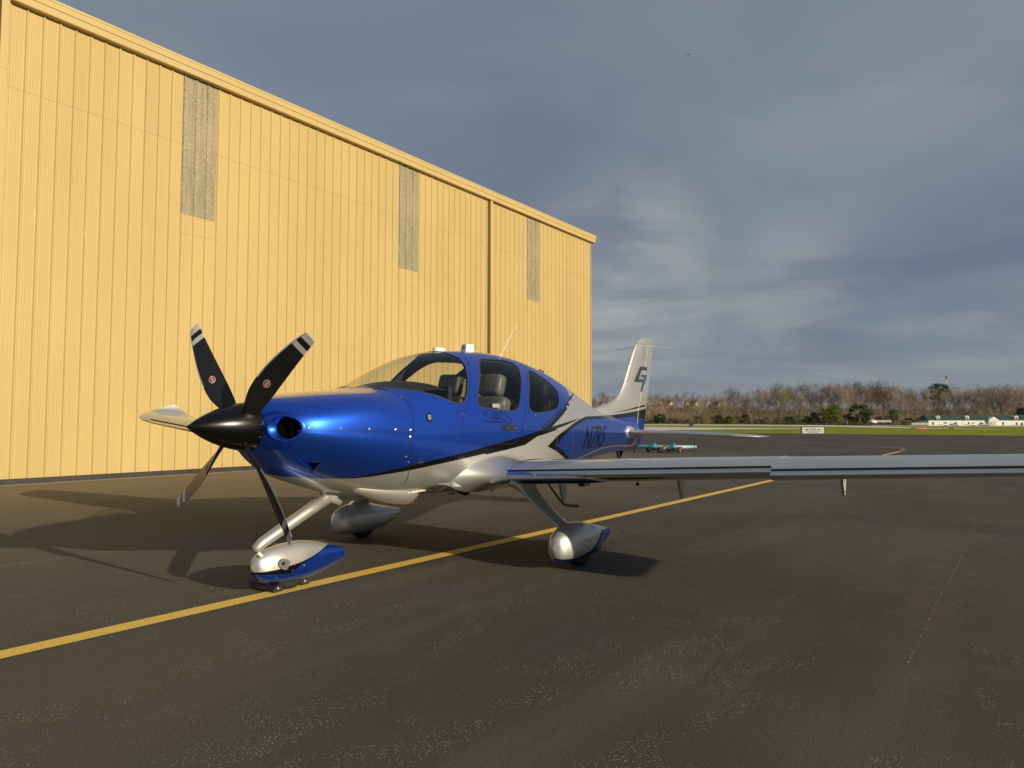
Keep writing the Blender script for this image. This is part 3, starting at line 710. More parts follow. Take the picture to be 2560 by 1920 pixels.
def skin_obj(name, pid, mats, parent, override=None, shift=0.0, **kw):
    v, f, mi = SK[pid]; nrm = Gn(v); vv = v + nrm * shift
    me = mesh_data(name, vv, f, mats, [0] * len(f) if override else mi, True)
    me.normals_split_custom_set_from_vertices([tuple(q) for q in nrm]); return put(name, me, parent, **kw)
fus = skin_obj('fuselage', 0, SKIN, plane)
skin_obj('upper_cowling', 1, SKIN, plane, label='blue upper engine cowling'); skin_obj('lower_cowling', 2, SKIN, plane, label='blue and silver lower engine cowling')
dl = skin_obj('door', 3, SKIN, plane, label='blue cabin door with a lettered emblem'); dr = skin_obj('door', 4, SKIN, plane)
skin_obj('windshield', 5, ['windshield_glass'], plane, True, -.004)
skin_obj('door_window', 6, ['door_glass'], dl, True, -.004); skin_obj('door_window', 7, ['door_glass'], dr, True, -.004)
skin_obj('rear_window', 8, ['tinted_glass'], plane, True, -.004); skin_obj('rear_window', 9, ['tinted_glass'], plane, True, -.004)
# cabin lining: the inside of the shell
def lining():
    vv = []; ff = []
    for pid in (0, 3, 4):
        v, f, mi = SK[pid]; nrm = Gn(v); w = v - nrm * .022; o = len(vv); use = {}
        for q in f:
            X = v[list(q), 0]
            if X.max() < 1.50 and X.min() > -1.95 and v[list(q), 2].min() > .70:
                ff.append(tuple(i + o for i in q[::-1]))
        vv += [tuple(q) for q in w]
    used = sorted({i for q in ff for i in q}); mp = {k: i for i, k in enumerate(used)}
    mk('cabin_lining', [vv[i] for i in used], [tuple(mp[i] for i in q) for q in ff], 'lining', plane, True)
lining()

# ---------------- things drawn on the skin
def skin_pt(p, off): p = np.array(p); return p + Gn(p) * off
def ribbon(name, px, width, m, parent, off=.0012, hitf=None, step=.02, flip=False, **kw):
    """a narrow raised strip along a photo polyline, laid on the skin"""
    hf = hitf or (lambda q: (lambda p: (p, Gn(p)))(hit(q)))
    P = [hf(q) for q in px]; pts = [P[0][0]]
    D = []
    for (a, _), (b, _) in zip(P[:-1], P[1:]):
        n = max(1, int(np.linalg.norm(b - a) / step))
        for k in range(n): D.append(a + (b - a) * k / n)
    D.append(P[-1][0]); Q = []
    for p in D:
        if hitf is None:
            y = float(ysurf(p[0], p[2]));
            if y > .12: p = np.array([p[0], y, p[2]])
            Q.append((p, Gn(p)))
        else: Q.append((p, P[0][1]))
    v = []; f = []
    for i, (p, n) in enumerate(Q):
        t = Q[min(i + 1, len(Q) - 1)][0] - Q[max(i - 1, 0)][0]; t = t / max(np.linalg.norm(t), 1e-9); s = np.cross(n, t); s /= max(np.linalg.norm(s), 1e-9)
        for k in (-.5, .5): v.append(tuple(p + n * off + s * k * width))
    f = [(2 * i, 2 * i + 1, 2 * i + 3, 2 * i + 2) for i in range(len(Q) - 1)]
    return mk(name, v, f, m, parent, True, **kw)
def decal(name, poly2, m, parent, yfun, off, cell=.03, mi=None, **kw):
    """flat shape given as (verts xz, faces) laid on a surface y = yfun(x, z)"""
    v, f = poly2; bm = bmesh.new(); V = [bm.verts.new((x, 0, z)) for x, z in v]
    for q in f:
        try: bm.faces.new([V[i] for i in q])
        except ValueError: pass
    v = np.array(v)
    for ax, lo, hi in ((0, v[:, 0].min(), v[:, 0].max()), (2, v[:, 1].min(), v[:, 1].max())):
        for c in np.arange(lo + cell, hi, cell):
            no = [0, 0, 0]; no[ax] = 1; co = [0, 0, 0]; co[ax] = c
            bmesh.ops.bisect_plane(bm, geom=bm.faces[:] + bm.edges[:] + bm.verts[:], dist=1e-6, plane_co=co, plane_no=no)
    vv = np.array([q.co[:] for q in bm.verts]); bm.verts.index_update(); ff = [tuple(q.index for q in fc.verts) for fc in bm.faces]; bm.free()
    y = yfun(vv[:, 0], vv[:, 2]); P = np.stack([vv[:, 0], y, vv[:, 2]], 1)
    return P, ff
def skin_decal(name, v2, f2, m, parent, off=.0022, **kw):
    P, ff = decal(name, (v2, f2), m, parent, lambda x, z: ysurf(x, z), off)
    nrm = Gn(P); me = mesh_data(name, P + nrm * off, ff, m, None, True); me.normals_split_custom_set_from_vertices([tuple(q) for q in nrm])
    return put(name, me, parent, **kw)
def quadmap(px4):
    """map of the unit square (u to the right, v up) to the side view through four photo points bl, br, tr, tl"""
    Q = [np.array(q) for q in px4]
    def fn(u, v):
        p = (Q[0] * (1 - u) + Q[1] * u) * (1 - v) + (Q[3] * (1 - u) + Q[2] * u) * v; h_ = hit(p); return (h_[0], h_[2])
    return fn
def text_on_skin(name, body, px4, m, parent, bold=0.0, shear=0.0, **kw):
    v, f = text_mesh(body, 1.0, bold, shear); lo, hi = v.min(0), v.max(0); Q = [np.array(hit(q))[[0, 2]] for q in px4]; out = []
    for p in v:
        a, b = (p[0] - lo[0]) / (hi[0] - lo[0]), (p[1] - lo[1]) / (hi[1] - lo[1])
        out.append(tuple((Q[0] * (1 - a) + Q[1] * a) * (1 - b) + (Q[3] * (1 - a) + Q[2] * a) * b))
    return skin_decal(name, out, f, m, parent, **kw)
reg = lambda p: crop(1140, 860, 5.53, p)
text_on_skin('registration', 'N7RS', reg([(1738, 1470), (2020, 1420), (2072, 1120), (1790, 1140)]), 'black_paint', plane, bold=.004, shear=.22, label='black slanted registration letters')
lg = lambda p: crop(1190, 1010, 12.29, p)
text_on_skin('lettering', 'MARINE TECHNOLOGY INC', lg([(222, 545), (1110, 608), (1118, 565), (230, 495)]), 'seam_dark', dl, bold=.012)
text_on_skin('lettering', 'MTI', lg([(478, 402), (750, 438), (765, 345), (482, 330)]), 'seam_dark', dl, bold=.01)
for line in ([(515, 215), (420, 200), (310, 202), (235, 222), (195, 248), (245, 262), (275, 280), (300, 300), (225, 312), (260, 345), (330, 390), (420, 430), (540, 465), (640, 470), (600, 435), (700, 455), (810, 495), (880, 500)],
             [(225, 318), (330, 318), (470, 328)], [(570, 245), (555, 275), (590, 305), (650, 322), (700, 318)], [(570, 240), (680, 240), (800, 252), (930, 310)], [(600, 265), (640, 295), (720, 300), (800, 270)],
             [(750, 350), (830, 330), (920, 350), (1010, 400), (1105, 485)], [(880, 500), (800, 460), (900, 490), (980, 525)]):
    ribbon('emblem_line', lg(line), .0055, 'seam_dark', dl, .0022, step=.05)
# seams
ribbon('seam', cA([(820, 672), (900, 735), (980, 790), (1040, 900), (1068, 1030), (1074, 1150), (1062, 1350), (1040, 1560), (1020, 1659)]) + c5([(1870, 880), (1850, 950), (1815, 1020)]), .006, 'seam_dark', plane)
ribbon('seam', [(744, 1076.6), (800, 1077.3), (900, 1079), (1000, 1080.5), (1030, 1081)], .005, 'seam_dark', plane)
def door_gap():
    pts = [np.array([x, float(ysurf(x, z)), z]) for x, z in door + door[:1]]
    v = []; f = []
    for s, par in ((1, dl), (-1, dr)):
        v = []; f = []
        for i, p in enumerate(pts):
            t = pts[(i + 1) % len(pts)] - pts[i - 1] if i not in (0, len(pts) - 1) else pts[1] - pts[-2]
            n = Gn(p); t = t / np.linalg.norm(t); sd = np.cross(n, t)
            for k in (-.5, .5):
                q = p + n * .0014 + sd * k * .0055; v.append((q[0], q[1] * s, q[2]))
        f = [(2 * i, 2 * i + 1, 2 * i + 3, 2 * i + 2) for i in range(len(pts) - 1)]
        mk('door_gap', v, f, 'seam_dark', par, True)
door_gap()
ribbon('hinge_cover', cA([(1690, 918), (1800, 935)]), .006, 'seam_dark', dl); ribbon('hinge_cover', cA([(1680, 925), (1678, 970), (1755, 1022), (1772, 1022)]), .006, 'seam_dark', dl)
ribbon('seam', cB([(1500, 970), (1420, 1090), (1400, 1180), (1395, 1300), (1388, 1450), (1378, 1560)]), .005, 'seam_grey', plane)
ribbon('seam', cB([(1500, 970), (1560, 972), (1595, 992)]), .004, 'seam_grey', plane)
ribbon('seam', cB([(1622, 1160), (1618, 1330), (1612, 1480), (1580, 1590)]), .005, 'seam_grey', plane)
ribbon('access_panel_edge', c5([(1810, 545), (1890, 545), (1885, 640), (1868, 740), (1795, 738), (1805, 640), (1810, 545)]), .005, 'seam_dark', plane)
def stud(name, p, n, r, m, parent, hgt=.004, **kw):
    n = Vector(n).normalized(); a = n.orthogonal().normalized(); b = n.cross(a); P = Vector(p); v = []
    for h_, k in ((-.002, 1.0), (hgt * .6, 1.0), (hgt, .6)):
        v += [P + n * h_ + (a * math.cos(q) + b * math.sin(q)) * r * k for q in np.arange(8) * math.pi / 4]
    f = [(j * 8 + i, j * 8 + (i + 1) % 8, j * 8 + 8 + (i + 1) % 8, j * 8 + 8 + i) for j in range(2) for i in range(8)] + [tuple(range(16, 24))]
    return mk(name, v, f, m, parent, **kw)
for q in c5([(762, 395), (1117, 404), (1434, 411), (1722, 417), (1891, 420), (1887, 497), (1836, 719), (1861, 779), (1785, 1010)]) + cA([(895, 733)]) + cB([(1103, 985), (1676, 1160)]):
    p = hit(q); stud('fastener', p, Gn(p), .0095, 'fastener_metal', plane)
for q in cA([(1750, 962), (1772, 975), (1722, 985)]): p = hit(q); stud('fastener', p, Gn(p), .006, 'fastener_metal', dl)
p = hit(cB([(1618, 1340)])[0]); stud('fuel_cap', p, Gn(p), .014, 'bare_metal', plane)
def plate_on_skin(name, px, m, parent, th=.006, closed=True, **kw):
    P = [hit(q) for q in px]; c = np.mean(P, 0); c = np.array([c[0], float(ysurf(c[0], c[2])), c[2]]); n = Gn(c); k = len(P)
    v = [tuple(np.array(p) - n * .004) for p in P] + [tuple(p + n * th) for p in P] + [tuple(c + n * th)]
    f = [(i, (i + 1) % k, k + (i + 1) % k, k + i) for i in range(k)] + [(k + i, k + (i + 1) % k, 2 * k) for i in range(k)]
    return mk(name, v, f, m, parent, **kw)
hd = plate_on_skin('door_handle', smooth_poly(cB([(660, 1115), (760, 1122), (825, 1130), (838, 1160), (828, 1198), (740, 1205), (665, 1200), (642, 1180), (645, 1130)]), 1), 'panel_gap', dl, .004)
plate_on_skin('handle_lever', cB([(665, 1140), (775, 1148), (775, 1182), (665, 1180)]), 'charcoal_paint', dl, .009)
p = hit(cB([(815, 1160)])[0]); stud('door_lock', p, Gn(p), .010, 'bare_metal', dl, .010)
plate_on_skin('emblem_badge', smooth_poly(cA([(1242, 955), (1320, 955), (1333, 1068), (1252, 1074)]), 1), 'black_paint', plane, .003)
plate_on_skin('emblem_shield', cA([(1262, 975), (1308, 975), (1318, 1035), (1290, 1058), (1268, 1040)]), 'grey_metal', plane, .0045)
plate_on_skin('vent', smooth_poly(c5([(1965, 755), (2000, 744), (2035, 755), (2035, 780), (1995, 788), (1962, 778)]), 1), 'charcoal_paint', plane, .004)
# star on the band and pale stripes at its top
for k in range(3):
    a = np.array(cB([(1551 + 8 * k, 815 - 18 * k)])[0]); plate_on_skin('stripe', [a + np.array(q) for q in ((0, 0), (4.0 - .5 * k, -1.4), (4.0 - .5 * k, .0), (0, 1.4))], 'off_white_decal', plane, .0025)
st = np.array(cB([(1535, 865)])[0]); plate_on_skin('star', [st + np.array([math.sin(a) * r_, -math.cos(a) * r_]) for a, r_ in ((i * math.pi / 5, 2.6 if i % 2 == 0 else 1.0) for i in range(10))], 'off_white_decal', plane, .0025)

# ---------------- air intakes: lip and dark duct
def intake(s):
    ring = []; rin = []; k = 28
    for i in range(k):
        a = 2 * math.pi * i / k; y = .325 + .106 * math.cos(a); z = 1.285 + .092 * math.sin(a)
        # forward point of the skin at this y, z
        xs = np.linspace(2.57, 2.2, 300); g = G(np.stack([xs, np.full(300, y), np.full(300, z)], 1)); j = np.nonzero(g < 1)[0]; x = xs[j[0]] if len(j) else 2.4
        ring.append((x, y, z))
    c = np.mean(ring, 0); R_ = np.array(ring)
    def inset(kf, dx): return [tuple((c[0] + (p[0] - c[0]) * kf + dx, (c[1] + (p[1] - c[1]) * kf) * s, c[2] + (p[2] - c[2]) * kf)) for p in R_]
    r0, r1, r2, r3 = inset(1.10, -.012), inset(1.04, .009), inset(.94, .007), inset(.86, -.055)
    v, f = loft([r0, r1, r2, r3]); o = mk('intake_lip', v, f, 'blue_paint', plane, True)
    v, f = loft([inset(.865, -.052), inset(.84, -.12), inset(.80, -.26)], True, False, True); mk('intake_duct', v, f, 'duct_dark', plane, True)
    b = MB(); b.box((c[0] - .10, (.29) * s - .02, 1.21), (c[0] - .09, .29 * s + .02, 1.36)); b.build('baffle', 'charcoal_paint', plane)
intake(1); intake(-1)
q = [(2.30, .40 * math.cos(a), 1.24 + .24 * math.sin(a)) for a in np.arange(24) * 2 * math.pi / 24]; mk('engine_bulkhead', q, [tuple(range(24))], 'duct_dark', plane)

# ---------------- propeller
HX, HZ, PR, PH = 2.663, 1.286, 1.008, R(49.624)
def spinner():
    L_ = 3.063 - 2.555; prof = []
    for t in np.linspace(0, 1, 40):
        x = 3.063 - L_ * t; r = .186 * (1 - (1 - t) ** 1.72) ** .86; prof.append((x, max(r, .0008)))
    prof = [(3.063, .0008), (3.0625, .006)] + prof[2:] + [(2.553, .186), (2.553, .15)]
    n = 64; rings = [[(x, r * math.cos(a), HZ + r * math.sin(a)) for a in np.arange(n) * 2 * math.pi / n] for x, r in prof]
    v, f = loft(rings, True, True, True); spn = mk('spinner', v, f, 'satin_black', plane, True, label='pointed black propeller spinner')
    for k in range(12):
        a = k * math.pi / 6 + .12; stud('spinner_screw', (2.585, .184 * math.cos(a), HZ + .184 * math.sin(a)), (0, math.cos(a), math.sin(a)), .0055, 'fastener_metal', spn, .003)
spinner()
def spin_r(x): t = (3.063 - x) / .508; return .186 * (1 - (1 - max(0, min(1, t))) ** 1.72) ** .86
rs = [.12, .17, .22, .28, .36, .45, .54, .63, .72, .80, .87, .93, .97, .995, 1.008]
chord = pchip(rs, [.088, .105, .128, .152, .172, .180, .180, .173, .161, .147, .133, .118, .106, .096, .078])
sweep = pchip(rs, [-.012, -.004, .006, .016, .024, .027, .026, .021, .013, .003, -.007, -.018, -.027, -.034, -.044])   # towards the leading edge
pitch = pchip([.12, .25, .4, .6, .8, 1.008], [R(52), R(43), R(33), R(25), R(20), R(17)])
thick = pchip([.12, .2, .35, .6, 1.008], [.62, .38, .19, .12, .085])
def blade_ring(r, ang, n=22, grow_=0.0, part=None):
    c = float(chord(r)); s = float(sweep(r)); b = float(pitch(r)); th = float(thick(r)) * c; er = np.array([0, math.cos(ang), math.sin(ang)]); et = np.array([0, -math.sin(ang), math.cos(ang)]); ex = np.array([1.0, 0, 0])
    le = et * math.cos(b) + ex * math.sin(b); nn = ex * math.cos(b) - et * math.sin(b); P0 = np.array([HX, 0, HZ]) + er * r; ring = []
    ts = [(1 - math.cos(math.pi * i / (n // 2))) / 2 for i in range(n // 2 + 1)]
    up = [(t, 1) for t in ts]; dn = [(t, -1) for t in ts[::-1][1:-1]]
    for t, sg in up + dn:
        yt = 5 * (.2969 * math.sqrt(t) - .126 * t - .3516 * t * t + .2843 * t**3 - .1036 * t**4) * th
        off = yt * (1.0 if sg > 0 else -.45) + grow_ * sg
        ring.append(P0 + le * (s + c * (.42 - t)) + nn * off)
    return ring
def blade(k):
    ang = math.pi / 2 - PH + k * math.pi / 2 + R(1.5)
    RR = np.unique(np.concatenate([np.linspace(.12, .9, 40), np.linspace(.9, 1.008, 26)])); rings = [blade_ring(r, ang) for r in RR]
    v, f = loft(rings, True, True, True); n = 22; mi = []
    for i in range(len(RR) - 1):
        rm = (RR[i] + RR[i + 1]) / 2; white = (.868 < rm < .905) or rm > .950
        for j in range(n):
            t = j if j < n // 2 else n - 1 - j
            strip = (t <= 1 and .46 < rm) 
            mi.append(2 if strip else (1 if white else 0))
    mi += [0, 1]
    o = mk('propeller_blade', v, f, ['blade_black', 'off_white_decal', 'bare_metal'], plane, True, mi)
    # root cuff and maker's oval
    r0 = .475; R0 = blade_ring(r0, ang)
    er = np.array([0, math.cos(ang), math.sin(ang)]); b = float(pitch(r0)); et = np.array([0, -math.sin(ang), math.cos(ang)]); ex = np.array([1.0, 0, 0]); le = et * math.cos(b) + ex * math.sin(b); nn = ex * math.cos(b) - et * math.sin(b)
    def face(dr, dl_):
        r = r0 + dr; c = float(chord(r)); s = float(sweep(r)); bb = float(pitch(r)); le_ = et * math.cos(bb) + ex * math.sin(bb); n_ = ex * math.cos(bb) - et * math.sin(bb)
        t = .42 - (dl_ - s + float(sweep(r0))*0) / c; t = min(max(t, .02), .98); th = float(thick(r)) * c
        yt = 5 * (.2969 * math.sqrt(t) - .126 * t - .3516 * t * t + .2843 * t**3 - .1036 * t**4) * th
        return np.array([HX, 0, HZ]) + er * r + le_ * (s + c * (.42 - t)) + n_ * (yt + .0025)
    def oval(name, kr, off, m, half=None):
        v = [face(0, .0) + n_off * 0 for n_off in [0]]; v = [face(0, .01) + nn * off]
        for a in np.arange(24) * 2 * math.pi / 24:
            da, db = kr * math.cos(a), kr * .74 * math.sin(a)
            if half is not None: db = max(min(db, half[1]), half[0])
            v.append(face(da, .01 + db) + nn * off)
        mk(name, v, [(0, 1 + i, 1 + (i + 1) % 24) for i in range(24)], m, o)
    oval('maker_ring', .034, 0, 'white_plastic'); oval('maker_oval', .030, .0006, 'olive_decal'); oval('maker_band', .029, .0012, 'red_decal', (-.012, .010))
    v, f = text_mesh('HARTZELL', 1.0, .02); lo, hi = v.min(0), v.max(0); q = []
    for p in v: q.append(face(((p[0] - lo[0]) / (hi[0] - lo[0]) - .5) * .050, .009 + ((p[1] - lo[1]) / (hi[1] - lo[1]) - .5) * .013) + nn * .0018)
    mk('maker_name', q, f, 'white_plastic', o)
for k in range(4): blade(k)
# ---------------- wings
LEX, LEZ, DIH, SWP = .474, .779, .082, .005
def naca(t, th):
    return 5 * th * (.2969 * np.sqrt(t) - .126 * t - .3516 * t**2 + .2843 * t**3 - .1015 * t**4)
def section(lex, lez, c, th, camber=.022, inc=R(1.0), n=30, t0=0.0, t1=1.0, droop=0.0, lift=0.0):
    """closed aerofoil ring, from the trailing edge over the top to the nose and back below; returns list of (x, z)"""
    b = (1 - np.cos(np.linspace(0, math.pi, n))) / 2; up = []; lo = []
    for t in b:
        yc = camber * (1 - ((t - .4) / (.6 if t > .4 else .4)) ** 2) * 1.0; y = naca(t, th)
        dz = -droop * max(0, 1 - t / .16) ** 1.6
        for s, L_ in ((1, up), (-1, lo)):
            px, pz = -t * c, (yc + s * y) * c + dz
            L_.append((lex + px * math.cos(inc) + pz * math.sin(inc) * 0, lez + pz + px * math.sin(inc) * 1.0 + lift))
    return up[::-1] + lo[1:]
WY = [.50, .70, 1.2, 2.0, 3.0, 3.275, 3.285, 4.0, 4.8, 5.25]
wc = pchip([.4, 5.3, 5.85], [1.50, .90, .72]); wt = pchip([.4, 5.3], [.155, .128])
def wing_ring(y, **kw):
    cuff = 1.0 if y > 3.28 else 0.0
    return [(x, y, z) for x, z in section(LEX - SWP * y + .030 * cuff, LEZ + DIH * y - .006 * cuff, float(wc(y)) + .030 * cuff, float(wt(min(y, 5.3))), droop=.020 * cuff, **kw)]
def mirror(v, s): return [(q[0], q[1] * s, q[2]) for q in v]
def fix(f, s): return f if s > 0 else [tuple(q[::-1]) for q in f]
NT = 59
def wing(s):
    tip = []                                       # upswept wing tip
    for k, t in enumerate(np.linspace(0.1, 1, 9)):
        y = 5.25 + .50 * math.sin(t * math.pi / 2); c = .90 - .05 * t - .42 * t**2.6; lex = LEX - SWP * y + .03 - .22 * t**2.6; up_ = .15 * t**2.4
        tip.append([(x, y, z) for x, z in section(lex, LEZ + DIH * y - .006 + up_ * .35, c, .128 * (1 - .45 * t**2), droop=.02 * (1 - t), lift=0)])
        tip[-1] = [(x, yy, z + up_ * max(0, min(1, (lex - x) / c)) ** 1.3) for x, yy, z in tip[-1]]
    def seg(ys): return [wing_ring(y) for y in ys]
    inb = seg([.50, .70, 1.2, 2.0, 2.8, 3.28]); outb = seg([3.2801, 4.0, 4.8, 5.25]) + tip
    rings_in, rings_out = inb, outb
    v, f = loft([mirror(r, s) for r in rings_in], True, False, True); v2, f2 = loft([mirror(r, s) for r in rings_out], True, True, True); n = len(v)
    V = v + v2; Fs = fix(f, s) + fix([tuple(i + n for i in q) for q in f2], s)
    side = 'left' if s > 0 else 'right'
    w = mk('wing', V, Fs, 'silver_paint', plane, True, label='silver %s wing' % ('near' if s > 0 else 'far') if False else 'silver wing with bare metal leading edge')
    me = w.data; me.set_sharp_from_angle(angle=R(50))
    # bare metal leading edge panels, a dark joint behind each
    half = NT // 2
    def le_panel(ys, name, kt, k2):
        rr = []
        for y in ys:
            r = wing_ring(y); c_up = r[half - kt: half + k2 + 1]; P = np.array(c_up); 
            T = np.gradient(P, axis=0); nn = np.stack([T[:, 2], np.zeros(len(P)), -T[:, 0]], 1); nn /= np.linalg.norm(nn, axis=1, keepdims=True)
            cen = np.array([LEX - .4, y, LEZ + DIH * y]); sg = np.sign(((P - cen) * nn).sum(1)); P = P + nn * sg[:, None] * .0015; rr.append([tuple(q) for q in P])
        v, f = loft([mirror(r, s) for r in rr], False); mk(name, v, fix(f, s), 'bare_metal', w, True, label='bare metal leading edge panel')
        g = []
        for y, r in zip(ys, rr):
            a = np.array(r[0]); d = np.array(r[0]) - np.array(r[1]); d /= np.linalg.norm(d); g.append([tuple(a + np.array([0, 0, .0006])), tuple(a + d * .020 + np.array([0, 0, .0012]))])
        v, f = loft([mirror(r, s) for r in g], False); mk('panel_joint', v, f, 'panel_gap', w)
    le_panel([.86, 1.2, 2.0, 2.8, 3.277], 'leading_edge_panel', 2, 6); le_panel([3.284, 4.0, 4.8, 5.25], 'leading_edge_panel', 2, 6)
    # gaps of flap and aileron on the top skin
    def topline(y0, y1, tfrac, name, wdt=.006):
        pts = []
        for y in np.linspace(y0, y1, 12):
            r = wing_ring(y); xle = r[half][0]; c = float(wc(y)); xt = xle - tfrac * c; up_ = r[:half + 1]; X = np.array([q[0] for q in up_]); Z = np.array([q[2] for q in up_]); o = np.argsort(X)
            pts.append((xt, y, float(np.interp(xt, X[o], Z[o])) + .0015))
        v = []
        for x, y, z in pts: v += [(x - wdt / 2, y * s, z), (x + wdt / 2, y * s, z)]
        mk(name, v, [(2 * i, 2 * i + 1, 2 * i + 3, 2 * i + 2) for i in range(len(pts) - 1)], 'panel_gap', w)
    topline(.80, 3.25, .76, 'flap_gap'); topline(3.30, 5.2, .78, 'aileron_gap')
    # hinge brackets below the flap and aileron
    for y, zlow, fwd in ((.80, .498, .0), (2.12, .648, .0), (3.56, .795, .02)):
        xh = -.70; zt = LEZ + DIH * y - .005; b = MB()
        out = [(xh + .10, zt), (xh - .12, zt + .01), (xh - .115, zlow + .10), (xh - .105, zlow + .028), (xh - .088, zlow + .006), (xh - .068, zlow), (xh - .048, zlow + .012), (xh - .036, zlow + .045), (xh + .045, zt - .09)]
        n = len(out); b.add([(x, (y - .011) * s, z) for x, z in out] + [(x, (y + .011) * s, z) for x, z in out], [tuple(range(n)), tuple(range(2 * n - 1, n - 1, -1))] + [(i, n + i, n + (i + 1) % n, (i + 1) % n) for i in range(n)])
        o = b.build('hinge_bracket', 'bracket_grey', w)
        for dx, z, r_ in ((-.072, zlow + .035, .011), (-.04, zlow + .13, .007)):
            stud('bolt', (xh + dx, (y + .0105) * s, z), (0, s, 0), r_, 'panel_gap', w, .003)
    # fuel drain and tie-down below the wing
    b = MB(); y = 2.02; z = LEZ + DIH * y - .085; b.tube([(.02, y * s, z + .02), (.02, y * s, z - .035)], .006, 8); b.tube([(.035, y * s, z - .03), (.005, y * s, z - .03)], .012, 8); b.build('fuel_drain', 'panel_gap', w)
    if s > 0:
        b = MB(); y = 1.30; z = LEZ + DIH * y - .075; xx = -.35
        b.add([(xx + .10, y - .04, z), (xx + .10, y + .04, z), (xx - .10, y - .025, z + .01), (xx - .10, y + .025, z + .01), (xx + .095, y - .035, z - .075), (xx + .095, y + .035, z - .075), (xx - .02, y - .03, z - .07), (xx - .02, y + .03, z - .07)], [(0, 1, 5, 4), (4, 5, 7, 6), (0, 4, 6, 2), (1, 3, 7, 5), (2, 6, 7, 3)])
        b.add([(xx + .102, y - .028, z - .03), (xx + .102, y + .028, z - .03), (xx + .098, y + .028, z - .068), (xx + .098, y - .028, z - .068)], [(0, 1, 2, 3)], 1); b.build('duct_scoop', ['grey_metal', 'duct_dark'], w)
    # static wicks at the tip
    b = MB()
    for y in (4.6, 4.95): 
        z = LEZ + DIH * y - .02; xx = LEX - float(wc(y)); b.tube([(xx + .02, y * s, z), (xx - .10, y * s, z + .012), (xx - .17, y * s, z - .004)], .0022, 5)
    b.build('static_wick', 'panel_gap', w)
    # root fairing
    rr = []
    for t in np.linspace(0, 1, 9):
        y = .50 + .42 * t; e = (1 - t) ** 2.0; c = float(wc(y)); base = section(LEX + .36 * e, LEZ + DIH * y + .030 * e, c + .50 * e, .155 + .060 * e + .004, n=30)
        rr.append([(x, y, z) for x, z in base])
    v, f = loft([mirror(r, s) for r in rr]); o = mk('wing_root_fairing', v, fix(f, s), 'silver_paint', plane, True)
    return w
wl = wing(1); wr = wing(-1)
# landing light lens and walkway marks are omitted where the photo shows none
mb = MB(); q = onX((1337, 1188), .47); y = float(q[1]); z = LEZ + DIH * y
mb.add([(.478, y - .014, z + .004), (.478, y + .012, z + .022), (.478, y + .016, z + .014), (.478, y - .004, z + .003), (.478, y + .016, z - .010), (.478, y + .012, z - .016)], [(0, 1, 2, 3), (0, 3, 4, 5)]); mb.build('leading_edge_mark', 'white_plastic', wl)

# ---------------- boarding steps
def step(s):
    b = MB(); y = .70; p0 = onY((1385, 1216), .72); x0, z0 = -.85, .64; y = .60
    b.tube([(x0, (y - .08) * s, z0 + .06), (x0, (y + .12) * s, z0 - .155), (x0, (y + .18) * s, z0 - .192)], .011, 8); b.tube([(x0, (y + .17) * s, z0 - .19), (x0, (y + .34) * s, z0 - .185)], .013, 8)
    o = b.build('boarding_step', 'rubber_seal', plane, True)
    c = MB(); c.tube([(x0, (y + .19) * s, z0 - .189), (x0, (y + .30) * s, z0 - .186)], .018, 10); c.build('grip_sleeve', 'grey_metal', o, True)
step(1); step(-1)

# ---------------- fin and rudder
fin_le = xzp([(1458, 1010.5), (1488, 1013.5), (1512, 1010), (1531, 1001), (1546, 984), (1557, 960), (1572, 909), (1591, 857), (1597, 849.5), (1603, 845.5), (1609.5, 843.2)], 0.0)
_le = sorted([(z, x) for x, z in fin_le if True]); 
ZL = [1.20, 1.40, 1.50] + [z for x, z in fin_le[2:]]; XL = [-2.55, -2.60, -2.80] + [x for x, z in fin_le[2:]]
fLE = pchip(ZL, XL)
tt, tb = onY((1635, 848.4), 0.0), onY((1609.5, 1069.5), 0.0)
fTE = lambda z: tb[0] + (tt[0] - tb[0]) * (z - tb[2]) / (tt[2] - tb[2])
h1, h0 = onY((1621, 866), 0.0), onY((1591, 1070), 0.0)
fHG = lambda z: h0[0] + (h1[0] - h0[0]) * (z - h0[2]) / (h1[2] - h0[2])
def fin_half(x, z):
    """half thickness of the fin"""
    le, te = fLE(z), fTE(z); c = le - te; t = np.clip((le - x) / c, 0, 1); th = np.interp(z, [1.2, 1.5, 1.75, 2.2, 2.7], [.10, .075, .085, .105, .095])
    return naca(t, th) * c
ZTOP = float(fin_le[-1][1])
